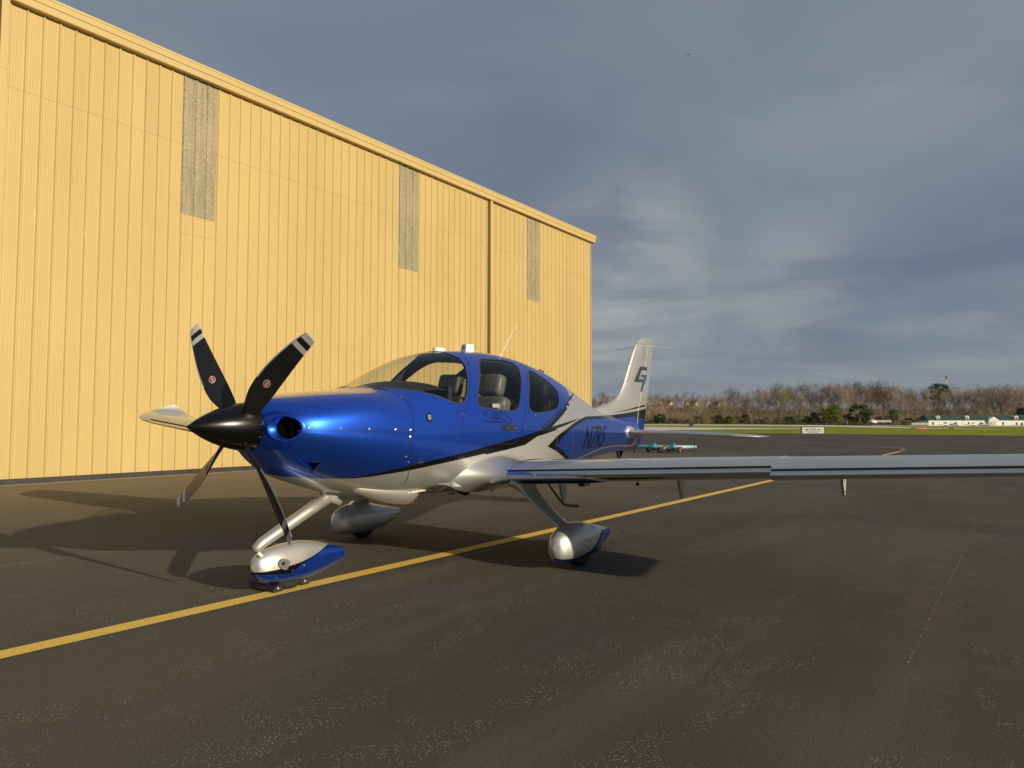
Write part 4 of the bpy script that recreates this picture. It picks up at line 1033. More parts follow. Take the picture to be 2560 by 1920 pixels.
def fin():
    zz = np.concatenate([np.linspace(1.22, 2.50, 44), np.linspace(2.52, ZTOP - .004, 14)]); n = 40; rings = []
    b = (1 - np.cos(np.linspace(0, math.pi, n))) / 2
    for z in zz:
        le, te = float(fLE(z)), float(fTE(z)); k = 1.0 if z < 2.55 else math.sqrt(max(.02, 1 - ((z - 2.55) / (ZTOP + .004 - 2.55)) ** 2))
        up = [(le - (le - te) * t, float(fin_half(le - (le - te) * t, z)) * k, z) for t in b]; rings.append(up[::-1] + [(x, -y, q) for x, y, q in up[1:-1]])
    v, f = loft(rings, True, True, True)
    bm = bmesh.new(); V = [bm.verts.new(q) for q in v]
    for q in f: bm.faces.new([V[i] for i in q])
    P = lambda px: xzp(px, .03)
    blk = P(cC([(600, 1212), (850, 1180), (1050, 1150), (1185, 1119)])) + [(-5.2, 1.56), (-5.2, 1.0), (-2.9, 1.0)]
    blu = P(cC([(600, 1252), (900, 1232), (1020, 1226), (1080, 1255), (1180, 1245)])) + [(-5.2, 1.40), (-5.2, .9), (-2.9, .9)]
    spk = P(cC([(650, 1180), (900, 1128), (1195, 1058), (1195, 1086), (900, 1142)]))
    for poly, mi in ((blk, 2), (blu, 1), (spk, 2)):
        for fc in cut(bm, poly): fc.material_index = mi
    rud = cut(bm, [(float(fHG(1.0)), 1.0), (float(fHG(2.53)), 2.53), (-5.4, 2.53), (-5.4, 1.0)]); rset = set(rud)
    out = []
    for sel in ([x for x in bm.faces if x not in rset], rud):
        idx = {}; vv = []; ff = []; mi = []
        for fc in sel:
            q = []
            for vt in fc.verts:
                if vt not in idx: idx[vt] = len(vv); vv.append(tuple(vt.co))
                q.append(idx[vt])
            ff.append(tuple(q)); mi.append(fc.material_index)
        out.append((vv, ff, mi))
    bm.free()
    fo = mk('tail_fin', *out[0][:2], SKIN, plane, True, out[0][2], label='silver tail fin with black and blue emblem'); ro = mk('rudder', *out[1][:2], SKIN, plane, True, out[1][2])
    for o in (fo, ro): o.data.set_sharp_from_angle(angle=R(60))
    # lower end of the rudder, below the tail cone
    lowp = xzp([(1591, 1070), (1609.5, 1069.5), (1607.7, 1085), (1603, 1100), (1598, 1111), (1592, 1118), (1584, 1124), (1584, 1100)], 0.0); n = len(lowp); v = []
    for sgn in (1, -1):
        for i, (x, z) in enumerate(lowp): v.append((x, sgn * (.034 if i in (0, 7) else .022 if i == 6 else .005), z))
    f = [tuple(range(n)), tuple(range(2 * n - 1, n - 1, -1))] + [(i, n + i, n + (i + 1) % n, (i + 1) % n) for i in range(n)]
    mk('rudder_foot', v, f, 'blue_paint', ro)
    # hinge line, rib gap, strips on the leading edge
    def fr(name, px, wdt, m, par, off=.0015):
        pts = [onY(q, .03) for q in px]; D = []
        for a, b_ in zip(pts[:-1], pts[1:]):
            for k in range(8): D.append(a + (b_ - a) * k / 8)
        D.append(pts[-1]); v = []
        for i, p in enumerate(D):
            t = D[min(i + 1, len(D) - 1)] - D[max(i - 1, 0)]; t /= np.linalg.norm(t); s = np.array([t[2], 0, -t[0]]); s /= np.linalg.norm(s)
            for k in (-.5, .5):
                q = p + s * wdt * k; v.append((q[0], float(fin_half(q[0], q[2])) + off, q[2]))
        mk(name, v, [(2 * i, 2 * i + 1, 2 * i + 3, 2 * i + 2) for i in range(len(D) - 1)], m, par, True)
    fr('hinge_line', cC([(1222, 250), (1180, 530), (1130, 880), (1085, 1135), (1058, 1370)]), .012, 'white_plastic', fo, .002)
    fr('rib_seam', cC([(1055, 207), (1120, 218), (1185, 238)]), .006, 'seam_grey', fo); fr('edge_panel_seam', cC([(1085, 215), (1010, 480), (935, 740), (888, 735)]), .006, 'seam_grey', fo)
    fr('inspection_ring', cC([(1150, 365), (1133, 395), (1133, 430), (1150, 452), (1168, 425), (1165, 390), (1150, 365)]), .004, 'seam_grey', fo)
    # emblem
    def fin_plate(name, px, m, par):
        pts = xzp(px, .035); bmx = bmesh.new(); bmx.faces.new([bmx.verts.new((x, 0, z)) for x, z in pts]).normal_update(); bmesh.ops.triangulate(bmx, faces=bmx.faces[:])
        vv = [(q.co.x, q.co.z) for q in bmx.verts]; bmx.verts.index_update(); ff = [tuple(q.index for q in fc.verts) for fc in bmx.faces]; bmx.free()
        Pt, f2 = decal(name, (vv, ff), m, par, lambda x, z: fin_half(x, z), 0, .05); Pt[:, 1] += .0025; mk(name, Pt, f2, m, par, True)
    fin_plate('emblem_letter', cC([(1108, 532), (1200, 538), (1217, 556), (1208, 594), (1150, 580), (1120, 590), (1085, 706), (1152, 712), (1145, 752), (1020, 745), (1024, 722), (1090, 560)]), 'charcoal_paint', fo)
    fin_plate('emblem_number', cC([(1120, 648), (1195, 648), (1211, 660), (1208, 700), (1140, 880), (1114, 878), (1160, 700), (1158, 680), (1116, 676)]), 'logo_blue', fo)
    # navigation antenna whiskers
    a, b_ = onY((1606, 864.5), .03), onZ((1699, 873), 2.50); b = MB(); b.tube([tuple(a), (a[0] - .12, .50, a[2] - .045)], [.009, .005], 6); b.tube([tuple(a * np.array([1, -1, 1])), (a[0] - .12, -.50, a[2] - .045)], [.007, .004], 6); b.build('antenna_whisker', 'white_plastic', fo)
    b = MB(); b.tube([(float(fTE(2.48)) + .02, .0, 2.48), (float(fTE(2.48)) - .15, .0, 2.45)], .0025, 5); b.build('static_wick', 'panel_gap', ro)
fin()

# ---------------- tailplane
def tailplane(s):
    rr = []; z0 = 1.19
    for y, lex, c, th in ((.05, -3.50, .86, .10), (.30, -3.54, .83, .10), (1.0, -3.66, .72, .10), (1.60, -3.765, .63, .10), (1.66, -3.775, .62, .10), (1.80, -3.82, .58, .095), (1.92, -3.90, .50, .08), (1.985, -4.02, .36, .05), (2.0, -4.10, .24, .02)):
        rr.append([(x, y, z) for x, z in section(lex, z0 - .002 * y, c, th, camber=0.0, inc=0, n=22)])
    v, f = loft([mirror(r, s) for r in rr], True, True, True); o = mk('tailplane', v, fix(f, s), 'silver_paint', plane, True)
    half = 21; g = []
    for y, lex, c in ((.34, -3.547, .825), (1.0, -3.66, .72), (1.63, -3.77, .625)):
        r = [(x, y, z) for x, z in section(lex, z0 - .002 * y, c, .103, camber=0, inc=0, n=22)]; g.append([(x + .001, yy, z) for x, yy, z in r[half - 5: half + 6]])
    v, f = loft([mirror(r, s) for r in g], False); mk('leading_edge_panel', v, f, 'bare_metal', o, True)
    v = []
    for y, lex, c in ((.22, -3.53, .84), (1.0, -3.66, .72), (1.92, -3.90, .50)):
        x = lex - .62 * c; z = z0 + float(naca(np.array(.62), .10)) * c + .001; v += [(x, y * s, z), (x - .006, y * s, z)]
    mk('elevator_gap', v, [(0, 1, 3, 2), (2, 3, 5, 4)], 'panel_gap', o)
    # pale round collar where it meets the tail cone
    q = []; 
    for k, (r_, y) in enumerate(((.115, .10), (.112, .19), (.09, .225), (.05, .232))):
        ring = []
        for a in np.arange(32) * 2 * math.pi / 32:
            ca, sa = math.cos(a), math.sin(a); ring.append((-3.62 + (r_ * 1.0 * ca if ca > 0 else r_ * 2.6 * ca), y - .02 * max(0, -ca), z0 + r_ * .82 * sa * (1 if ca > 0 else 1 - .35 * ca * ca)))
        q.append(ring)
    v, f = loft([mirror(r, s) for r in q], True, False, True); mk('tailplane_collar', v, fix(f, s), 'silver_paint', o, True)
    return o
tpl = tailplane(1); tailplane(-1)
# dotted seal below the tailplane, tie-down and tail skid
for k in range(6):
    q = onY((1588 + 13 * k / 5, 1100 - 14 * k / 5), .03); stud('rivet', q, (0, 1, 0), .006, 'white_plastic', plane, .003)
b = MB(); b.tube([(-3.66, .0, .92), (-3.70, .0, .80), (-3.74, .0, .80), (-3.80, 0, .92)], [.03, .016, .016, .03], 8); b.build('tail_tie_down', 'panel_gap', plane, True)
b = MB(); b.tube([(-4.20, .02, .97), (-4.17, .03, .86)], .008, 6); b.build('rudder_stop', 'panel_gap', plane)
p = onY((1572, 1094), .15); b = MB(); b.box((p[0] - .02, .12, p[2] - .03), (p[0] + .02, .155, p[2] + .03)); b.build('static_port_plate', 'grey_metal', plane)

# ---------------- landing gear (built level, standing on the ground)
def lev(v): return [tuple(L2B @ np.array(q)) for q in v]
def pant(side, prof, wfun, name, cy, paint, parent):
    """streamlined wheel cover: prof = stations (x, ztop, zbot)"""
    xs = np.linspace(prof[0][0], prof[-1][0], 46); xs = prof[0][0] + (prof[-1][0] - prof[0][0]) * (1 - np.cos(np.linspace(0, math.pi / 2 * 1.06, 46).clip(0, math.pi / 2)))
    X = [p[0] for p in prof]; ft, fb = pchip(X, [p[1] for p in prof]), pchip(X, [p[2] for p in prof]); rings = []
    for x in np.unique(np.concatenate([xs, np.linspace(prof[0][0], prof[-1][0], 24)]))[::-1]:
        t, b_ = float(ft(x)), float(fb(x)); m = (t + b_) / 2 - .1 * (t - b_); w = wfun(x); n = 2.3; ring = []
        for a in np.arange(44) * 2 * math.pi / 44:
            c, s = math.cos(a), math.sin(a); hh = t - m if s >= 0 else m - b_
            ring.append((x, cy + w * math.copysign(abs(c) ** (2 / n), c), m + hh * math.copysign(abs(s) ** (2 / n), s)))
        rings.append(ring)
    v, f = loft(rings, True, True, True); bm = bmesh.new(); V = [bm.verts.new(q) for q in v]
    for q in f: bm.faces.new([V[i] for i in q])
    for poly, mi in paint:
        for fc in cut(bm, poly):
            if side == 0 or (fc.calc_center_median().y - cy) * side > -.01: fc.material_index = mi
    idx = {}; vv = []; ff = []; mi = []
    for fc in bm.faces:
        q = []
        for vt in fc.verts:
            if vt not in idx: idx[vt] = len(vv); vv.append(tuple(vt.co))
            q.append(idx[vt])
        ff.append(tuple(q)); mi.append(fc.material_index)
    bm.free(); o = mk(name, lev(vv), ff, SKIN, parent, True, mi); o.data.set_sharp_from_angle(angle=R(55)); return o
def wheel(name, c, r, w, parent):
    n = 40; prof = []
    for a in np.linspace(-1, 1, 13): prof.append((c[1] + w * math.copysign(abs(a) ** .8, a) , r * (1 - .22 * abs(a) ** 3.2)))
    rings = []
    for y, rr in [(prof[0][0] + .01, r * .42)] + prof + [(prof[-1][0] - .01, r * .42)]:
        rings.append([(c[0] + rr * math.cos(a), y, c[2] + rr * math.sin(a)) for a in np.arange(n) * 2 * math.pi / n])
    v, f = loft(rings, True, True, True); return mk(name, lev(v), f, 'rubber', parent, True)
def lz(px, y):
    d = AX0 @ wray(px); o = AX0 @ (CAMW - ORG); p = o + d * ((y - o[1]) / d[1]); return (float(p[0]), float(p[2]))
# nose wheel cover
NP = [(2.497, .225, .205), (2.470, .285, .140), (2.42, .318, .095), (2.33, .346, .070), (2.20, .362, .056), (2.08, .366, .052), (1.95, .350, .058), (1.82, .318, .075), (1.70, .282, .105), (1.62, .258, .130), (1.575, .245, .142)]
nz = lambda pts: [lz((620 + x / 8.508, 1330 + y / 8.508), .09) for x, y in pts]
nblack = nz([(130, 905), (350, 860), (620, 795), (860, 712), (1100, 635), (1400, 500), (1600, 390), (1770, 290)]) + [(1.45, .30), (1.45, .0), (2.55, .0), (2.55, .13)]
nblue = nz([(150, 930), (350, 925), (620, 905), (880, 870), (960, 820), (1040, 740), (1110, 680), (1250, 605), (1450, 500), (1640, 385), (1790, 295)]) + [(1.45, .30), (1.45, .0), (2.55, .0), (2.52, .115)]
wf = pchip([1.575, 1.70, 1.9, 2.1, 2.25, 2.40, 2.46, 2.497], [.014, .038, .080, .107, .110, .086, .058, .008])
noseleg = put('nose_gear', None, plane)
npo = pant(0, NP, lambda x: float(wf(x)), 'nose_wheel_cover', 0.0, [(nblack, 2), (nblue, 1)], plane)
npo['label'] = 'silver, black and blue nose wheel cover'
bpy.data.objects.remove(noseleg)
wheel('nose_tyre', (2.155, 0, .165), .168, .062, plane)
def npt(x, y):
    q = lz((620 + x / 8.508, 1330 + y / 8.508), .10); X = q[0]; ft, fb = pchip([p[0] for p in NP], [p[1] for p in NP]), pchip([p[0] for p in NP], [p[2] for p in NP])
    t, b_ = float(ft(X)), float(fb(X)); m = (t + b_) / 2 - .1 * (t - b_); hh = t - m if q[1] > m else m - b_
    return np.array([X, float(wf(X)) * max(0, 1 - (abs(q[1] - m) / hh) ** 2.3) ** (1 / 2.3), q[1]])
for x, y, r_ in ((980, 690, .011), (1185, 705, .015), (930, 812, .010), (622, 978, .010)):
    stud('fastener', L2B @ npt(x, y), L2B @ np.array([0, 1, 0]), r_ * .6, 'fastener_metal', npo, .006)
pl = [npt(x, y) for x, y in smooth_poly([(745, 555), (885, 605), (850, 715), (790, 818), (660, 765), (625, 680), (660, 595)], 1)]; n = len(pl)
v = [tuple(q + np.array([0, .002, 0])) for q in pl] + [tuple(np.array([q[0], max(r[1] for r in pl) + .006, q[2]])) for q in pl]
mk('tow_plate', lev(v), [(i, (i + 1) % n, n + (i + 1) % n, n + i) for i in range(n)] + [tuple(range(n, 2 * n))], 'grey_metal', npo)
for x, y, r_, m in ((725, 665, .016, 'panel_gap'), (805, 622, .006, 'fastener_metal'), (758, 750, .006, 'fastener_metal')):
    q = npt(x, y); q[1] = max(r[1] for r in pl) + .007; stud('bolt', L2B @ q, L2B @ np.array([0, 1, 0]), r_, m, npo, .004)
def curve_on_pant(name, pts, wdt, m):
    P = [npt(x, y) for x, y in pts]; v = []
    for i, p in enumerate(P):
        t = P[min(i + 1, len(P) - 1)] - P[max(i - 1, 0)]; t /= np.linalg.norm(t); s = np.array([t[2], 0, -t[0]])
        for k in (-.5, .5): v.append(tuple(p + s * k * wdt + np.array([0, .002, 0])))
    mk(name, lev(v), [(2 * i, 2 * i + 1, 2 * i + 3, 2 * i + 2) for i in range(len(P) - 1)], m, npo, True)
curve_on_pant('seam', [(440, 400), (480, 470), (520, 570), (560, 690), (585, 790)], .003, 'seam_grey')
curve_on_pant('inspection_ring', smooth_poly([(1215, 745), (1160, 880), (1080, 965), (1010, 980)], 2, False), .004, 'blue_paint')
# nose strut with its collar
b = MB(); b.tube([(2.475, 0, .335), (2.462, 0, .352), (2.41, 0, .392), (2.25, 0, .468), (2.0, 0, .585), (1.74, 0, .70)], [.020, .036, .043, .047, .050, .054], 24); st_o = b.build('nose_strut', 'silver_paint', plane, True, label='silver slanted nose gear strut')
rings = []
for t in np.linspace(0, 1, 8):
    a0, a1 = 1.93 - .115 * t ** .6, 1.40 + .25 * t ** .8; w = .105 - .045 * t ** .7; cx, hx = (a0 + a1) / 2, (a0 - a1) / 2; z0, z1 = .82 - .155 * t, .80 - .195 * t
    rings.append([(cx + hx * math.cos(a), w * math.sin(a), z1 + (z0 - z1) * (math.cos(a) + 1) / 2) for a in np.arange(32) * 2 * math.pi / 32])
v, f = loft(rings, True, False, True); mk('strut_collar', v, f, 'silver_paint', plane, True)
b = MB(); b.tube([(2.465, .028, .33), (2.44, .045, .30)], .014, 10); b.build('axle_fork', 'white_plastic', plane)
# main gear
MP = [(.452, .215, .190), (.43, .285, .120), (.38, .335, .085), (.28, .378, .066), (.14, .400, .056), (.0, .398, .052), (-.14, .372, .058), (-.28, .342, .078), (-.42, .312, .118), (-.53, .288, .165), (-.60, .278, .192)]
mwf = pchip([-.60, -.45, -.3, -.1, .1, .25, .36, .42, .452], [.028, .052, .090, .125, .140, .132, .100, .062, .008])
for s in (1, -1):
    cy = 1.427 * s
    mz = lambda pts: [lz((1100 + x / 3.456, 1080 + y / 3.456), 1.54) for x, y in pts]
    mblack = mz([(1000, 1085), (1100, 1108), (1200, 1085), (1300, 1015), (1370, 930), (1432, 850)]) + [(-.75, .26), (-.75, -.05), (.5, -.05)]
    mblue = mz([(1000, 1100), (1120, 1118), (1210, 1098), (1310, 1030), (1385, 945), (1440, 870)]) + [(-.75, .24), (-.75, -.05), (.5, -.05)]
    o = pant(s, MP, lambda x: float(mwf(x)), 'main_wheel_cover', cy, [(mblack, 2), (mblue, 1)], plane)
    wheel('main_tyre', (.0, cy, .175), .178, .075, plane)
    if s > 0:
        ring = [lz((1100 + x / 3.456, 1080 + y / 3.456), 1.56) for x, y in smooth_poly([(1240, 930), (1290, 925), (1302, 960), (1285, 992), (1245, 990), (1235, 960)], 2)]; fx = pchip([p[0] for p in MP], [p[1] for p in MP]); fbx = pchip([p[0] for p in MP], [p[2] for p in MP]); v = []
        def ps(x, z):
            t, b_ = float(fx(x)), float(fbx(x)); m = (t + b_) / 2 - .1 * (t - b_); hh = t - m if z > m else m - b_; return (x, cy + float(mwf(x)) * max(0, 1 - (abs(z - m) / hh) ** 2.3) ** (1 / 2.3) + .0015, z)
        P = [np.array(ps(x, z)) for x, z in ring + ring[:1]]
        for i, p in enumerate(P):
            t = P[(i + 1) % (len(P) - 1)] - P[i - 1 if i else -2]; t /= np.linalg.norm(t); q = np.array([t[2], 0, -t[0]])
            for k in (-.5, .5): v.append(tuple(p + q * k * .004))
        mk('inspection_ring', lev(v), [(2 * i, 2 * i + 1, 2 * i + 3, 2 * i + 2) for i in range(len(P) - 1)], 'seam_grey', o, True)
    # leg: streamlined blade from the wing down to the cover, flared at both ends
    rings = []
    ctr = [(.240, .93, .795, .200, .085), (.236, .965, .755, .160, .060), (.230, 1.00, .715, .125, .040), (.222, 1.035, .675, .112, .032), (.195, 1.13, .575, .104, .027), (.160, 1.24, .475, .098, .025), (.128, 1.32, .410, .100, .027), (.105, 1.375, .365, .118, .042), (.09, 1.41, .33, .15, .075)]
    for x, y, z, hc, th in ctr:
        dn = np.array([0, math.sin(R(44)), math.cos(R(44))]); ring = []
        for a in np.arange(24) * 2 * math.pi / 24:
            ca, sa = math.cos(a), math.sin(a); ring.append((x + hc * ca * (1 if ca > 0 else 1.25), (y + dn[1] * th * sa) * s, z + dn[2] * th * sa))
        rings.append(ring)
    v, f = loft(rings, True, True, True); mk('main_gear_leg', v, fix(f, s), 'silver_paint', plane, True)
    # shallow fairing where the leg leaves the wing
    rings = []
    for t in np.linspace(0, 1, 7):
        a_ = .02 + .98 * (1 - t); rings.append([(.23 + (.62 - .40 * t ** .6) * .62 * math.cos(a) , (1.20 - .20 * t + (.62 - .47 * t ** .6) * math.sin(a)) * s, LEZ + DIH * (1.2 + .5 * math.sin(a) * (1 - t)) - .068 - .028 * t) for a in np.arange(32) * 2 * math.pi / 32])
    v, f = loft(rings, True, False, True); mk('leg_fairing', v, fix(f, -s), 'silver_paint', plane, True)

# ---------------- lower cowling details
def scoop(s):
    """cheek scoop: a small swept blade of skin standing proud"""
    P = [hit(q) for q in c5([(590, 700), (640, 735), (710, 790), (770, 835), (808, 868)])]; Q = [hit(q) for q in c5([(610, 705), (680, 745), (760, 785), (810, 822)])]
    v = []; n0 = Gn(P[2])
    for i, p in enumerate(P): v += [tuple(p + Gn(p) * .001), tuple(p + Gn(p) * (.004 + .034 * i / 4)), ]
    e = hit(c5([(905, 782)])[0]); v += [tuple(e + Gn(e) * .001)]
    f = [(2 * i, 2 * i + 2, 2 * i + 3, 2 * i + 1) for i in range(4)]; v = [(x, y * s, z) for x, y, z in v]; mk('cheek_scoop', v, fix(f, s), 'blue_paint', plane, True)
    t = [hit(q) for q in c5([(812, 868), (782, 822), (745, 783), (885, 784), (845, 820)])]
    mk('scoop_shade', [(p[0] + 0 * s, (p + Gn(p) * .002)[1] * s, (p + Gn(p) * .002)[2]) for p in (t[0], t[1], t[2], t[3], t[4])], [(0, 4, 3, 2, 1)], 'duct_dark', plane)  # flat near-black patch painting the shade behind the scoop blade
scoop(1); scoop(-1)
for s in (1, -1):
    # exhaust fairing and pipe
    rings = []
    for t in np.linspace(0, 1, 16):
        x = 1.74 - .66 * t; k = math.sin(math.pi * min(1, .06 + .58 * t)) ; w = .015 + .125 * k; hh = .015 + .108 * k; zc = .785 - .085 * t
        rings.append([(x + (.10 * math.sin(a) * -1 * max(0, t - .75) * 2.0), (.27 + w * math.cos(a)) * s, zc + hh * math.sin(a)) for a in np.arange(26) * 2 * math.pi / 26])
    v, f = loft(rings, True, True, True); mk('exhaust_fairing', v, fix(f, s), 'silver_paint', plane, True)
    b = MB(); b.tube([(1.24, .27 * s, .68), (1.14, .27 * s, .640), (1.045, .275 * s, .598)], .036, 20, cap=False); b.tube([(1.05, .275 * s, .600), (1.14, .27 * s, .640)], .031, 20, cap=True, mi=1); b.build('exhaust_pipe', ['exhaust_metal', 'duct_dark'], plane, True)
q = onY((1020, 1232), .40); b = MB(); b.tube([(q[0] + .01, .40, q[2]), (q[0] - .015, .40, q[2]), (q[0] - .33, .40, q[2] + .004)], [.012, .010, .004], 8); b.build('drain_probe', 'white_plastic', plane, True)
v = [(1.03, .575, .800), (.965, .700, .778), (.86, .705, .770), (.80, .575, .792)]
mk('wing_root_vane', v + [(x, y, z - .007) for x, y, z in v], [(0, 1, 2, 3), (7, 6, 5, 4), (0, 4, 5, 1), (1, 5, 6, 2), (2, 6, 7, 3)], 'silver_paint', plane)
q = onY((1160, 1233), .30); b = MB(); b.tube([(q[0] + .10, .30, q[2] + .02), (q[0] - .02, .30, q[2] - .01), (q[0] - .07, .30, q[2] - .005)], [.010, .018, .016], 8); b.build('belly_drain', 'rubber_seal', plane, True)
q = onY((1229, 1227), .35); b = MB(); b.tube([(q[0], .35, q[2] + .05), (q[0], .35, q[2] - .012)], .016, 8); b.build('belly_light', 'white_plastic', plane, True)

# ---------------- roof fittings
def dome(name, px, rx, ry, hgt, m):
    p = onY(px, 0.0); z = float(fT(p[0])); rings = []
    for t in (0, .5, .85, 1.0):
        k = 1 - .16 * t ** 3 - (.3 if t == 1 else 0); rings.append([(p[0] + rx * k * math.cos(a), ry * k * math.sin(a), z - .012 + (hgt + .012) * t) for a in np.arange(24) * 2 * math.pi / 24])
    v, f = loft(rings, True, False, True); mk(name, v, f, m, plane, True)
dome('satellite_antenna', (1098, 878), .085, .05, .035, 'white_plastic')
p = onY((1168, 879), 0.0); z = float(fT(p[0])); b = MB()
b.add([(p[0] + .07, -.035, z - .01), (p[0] + .07, .035, z - .01), (p[0] - .09, .03, z - .01), (p[0] - .09, -.03, z - .01), (p[0] + .055, -.03, z + .075), (p[0] + .055, .03, z + .075), (p[0] - .08, .02, z + .082), (p[0] - .08, -.02, z + .082)], [(0, 1, 5, 4), (1, 2, 6, 5), (2, 3, 7, 6), (3, 0, 4, 7), (4, 5, 6, 7)])
b.add([(p[0] + .072, -.022, z + .012), (p[0] + .072, .022, z + .012), (p[0] + .060, .022, z + .06), (p[0] + .060, -.022, z + .06)], [(0, 1, 2, 3)], 1); b.build('air_scoop', ['white_plastic', 'grey_metal'], plane)
a = onY((1248, 889), 0.0); e = onY((1291, 811), 0.0); a[2] = float(fT(a[0])) - .01
b = MB(); b.tube([tuple(a), tuple(a * .9 + e * .1), tuple(e)], [.012, .006, .0035], 8); b.tube([(a[0] + .03, 0, a[2]), (a[0] - .04, 0, a[2] + .0)], .02, 8); b.build('whip_antenna', 'white_plastic', plane, True)
L_ = [onY(q, -.01) + np.array([0, 0, .012]) for q in cB([(1125, 405), (1155, 370), (1205, 395), (1212, 415), (1190, 438)])]; b = MB(); b.tube([tuple(q) for q in L_] + [tuple(L_[0])], .0085, 8); b.build('lifting_loop', 'panel_gap', plane, True)
for q in cA([(538, 612), (610, 612)]):
    p = hit(q); b = MB(); n = Gn(p); b.tube([tuple(p - n * .005), tuple(p + n * .012)], .012, 10); b.build('fresh_air_nozzle', 'rubber_seal', plane, True)

# ---------------- cabin
def rbox(name, a, b, m, parent, r=.03, M=None, seg=3):
    bm = bmesh.new(); bmesh.ops.create_cube(bm, size=1.0)
    for q in bm.verts: q.co = Vector([(a[i] + b[i]) / 2 + q.co[i] * (b[i] - a[i]) for i in range(3)])
    bmesh.ops.bevel(bm, geom=bm.edges[:], offset=r, segments=seg, affect='EDGES', profile=.5)
    if M is not None: bm.transform(M)
    me = bpy.data.meshes.new(name); bm.to_mesh(me); bm.free(); me.materials.append(MATS[m]); me.polygons.foreach_set('use_smooth', np.ones(len(me.polygons), bool)); me.update(); return put(name, me, parent)
def seat(x, y, dark=False):
    m = 'seat_dark' if dark else 'seat_leather'; s_ = put('seat', None, plane)
    T = Matrix.Translation((x, y, 1.03)) @ Matrix.Rotation(R(-14), 4, 'Y')
    rbox('backrest', (-.085, -.235, .0), (.085, .235, .58), m, s_, .055, T); rbox('headrest', (-.06, -.145, .585), (.085, .145, .82), m, s_, .05, T)
    rbox('side_bolster', (.03, .15, .02), (.145, .235, .50), m, s_, .035, T); rbox('side_bolster', (.03, -.235, .02), (.145, -.15, .50), m, s_, .035, T)
    rbox('cushion', (-.05, -.235, -.10), (.50, .235, .04), m, s_, .05, Matrix.Translation((x, y, 1.02)))
seat(.02, .28); seat(.02, -.28, True); seat(-.92, .24, True); seat(-.92, -.24, True)
# instrument panel and its hood, floor
rings = []
for t in np.linspace(0, 1, 9):
    x = 1.46 - .62 * t; zt = min(1.612 + .098 * math.sin(t * math.pi * .60), float(fT(x)) - .035); w = float(ysurf(x, zt - .085)) - .024; rings.append([(x, w * k, zt - .085 * abs(k) ** 2.2) for k in np.linspace(-1, 1, 21)])
v, f = loft(rings, False); o = mk('glare_shield', v, f, 'dash_black', plane, True)
b = MB(); b.box((.80, -.52, 1.10), (.86, .52, 1.66)); b.build('instrument_panel', 'dash_black', plane)
b = MB(); b.box((-1.5, -.33, .745), (1.1, .33, .76)); b.build('cabin_floor', 'lining', plane)
v = [(-1.88, (float(fW(-1.88)) - .03) * math.cos(a), 1.19 + ((float(fT(-1.88)) - 1.22) if math.sin(a) > 0 else .42) * math.sin(a)) for a in np.arange(28) * 2 * math.pi / 28]; mk('rear_bulkhead', v, [tuple(range(28))], 'lining', plane)
q = hit(cB([(588, 862)])[0]); b = MB(); b.box((q[0] - .055, q[1] - .035, q[2] - .012), (q[0] + .055, q[1] - .030, q[2] + .026)); b.build('placard', 'off_white_decal', dl)
# ================================================================== SMALL THINGS ON THE APRON
def chocks():
    w0 = lambda x, y: ORG + np.array([x, y, 0]) @ AX0
    c = w0(2.155, 0); t = empty('wheel_chocks', (c[0], c[1], 0.004), math.atan2(FW[1], FW[0]), label='pair of black wheel chocks joined by a cord, set at the nose wheel', category='wheel chocks')
    for x, y0, y1 in ((.135, -.23, .06), (-.155, -.20, .02)):
        sec = [(-.042, 0), (-.045, .012), (-.030, .040), (-.012, .052), (.012, .052), (.030, .040), (.045, .012), (.042, 0)]; n = len(sec)
        v = [(x + a, y, b) for y in (y0, y1) for a, b in sec]; f = [(i, (i + 1) % n, n + (i + 1) % n, n + i) for i in range(n)] + [tuple(range(n))[::-1], tuple(range(n, 2 * n))]
        o = mk('chock', v, f, 'chock_rubber', t)
        b = MB()
        for k in range(4): b.box((x - .036 + k * .020, y0 + .01, .040 if k in (0, 3) else .050), (x - .030 + k * .020, y1 - .01, .050 if k in (0, 3) else .058))
        b.build('ridges', 'chock_rubber', o, kind='stuff')
        stud('end_knob', (x + .005, y1, .030), (0, 1, .15), .008, 'off_white_decal', o, .010)
    P = []
    for k in np.linspace(0, 1, 26): a = math.pi * k; P.append((.135 - .145 * (1 - math.cos(a)) , -.235 - .10 * math.sin(a) + .012 * math.sin(9 * k), .030 + .010 * math.sin(14 * k)))
    b = MB(); b.tube(P, .007, 6); b.build('cord', 'rope', t, True)
    P = [(.135 + .03 * math.sin(k * 3), -.23 - .06 * math.sin(k), .035 + .018 * math.sin(2.2 * k + .5)) for k in np.linspace(0, 3.1, 20)]; b = MB(); b.tube(P, .006, 6); b.build('cord', 'rope', t, True)
mat('chock_rubber', (0.02, 0.019, 0.018), 0.6); mat('rope', (0.16, 0.11, 0.05), 0.8, var=(160, 0.5, 3))
chocks()

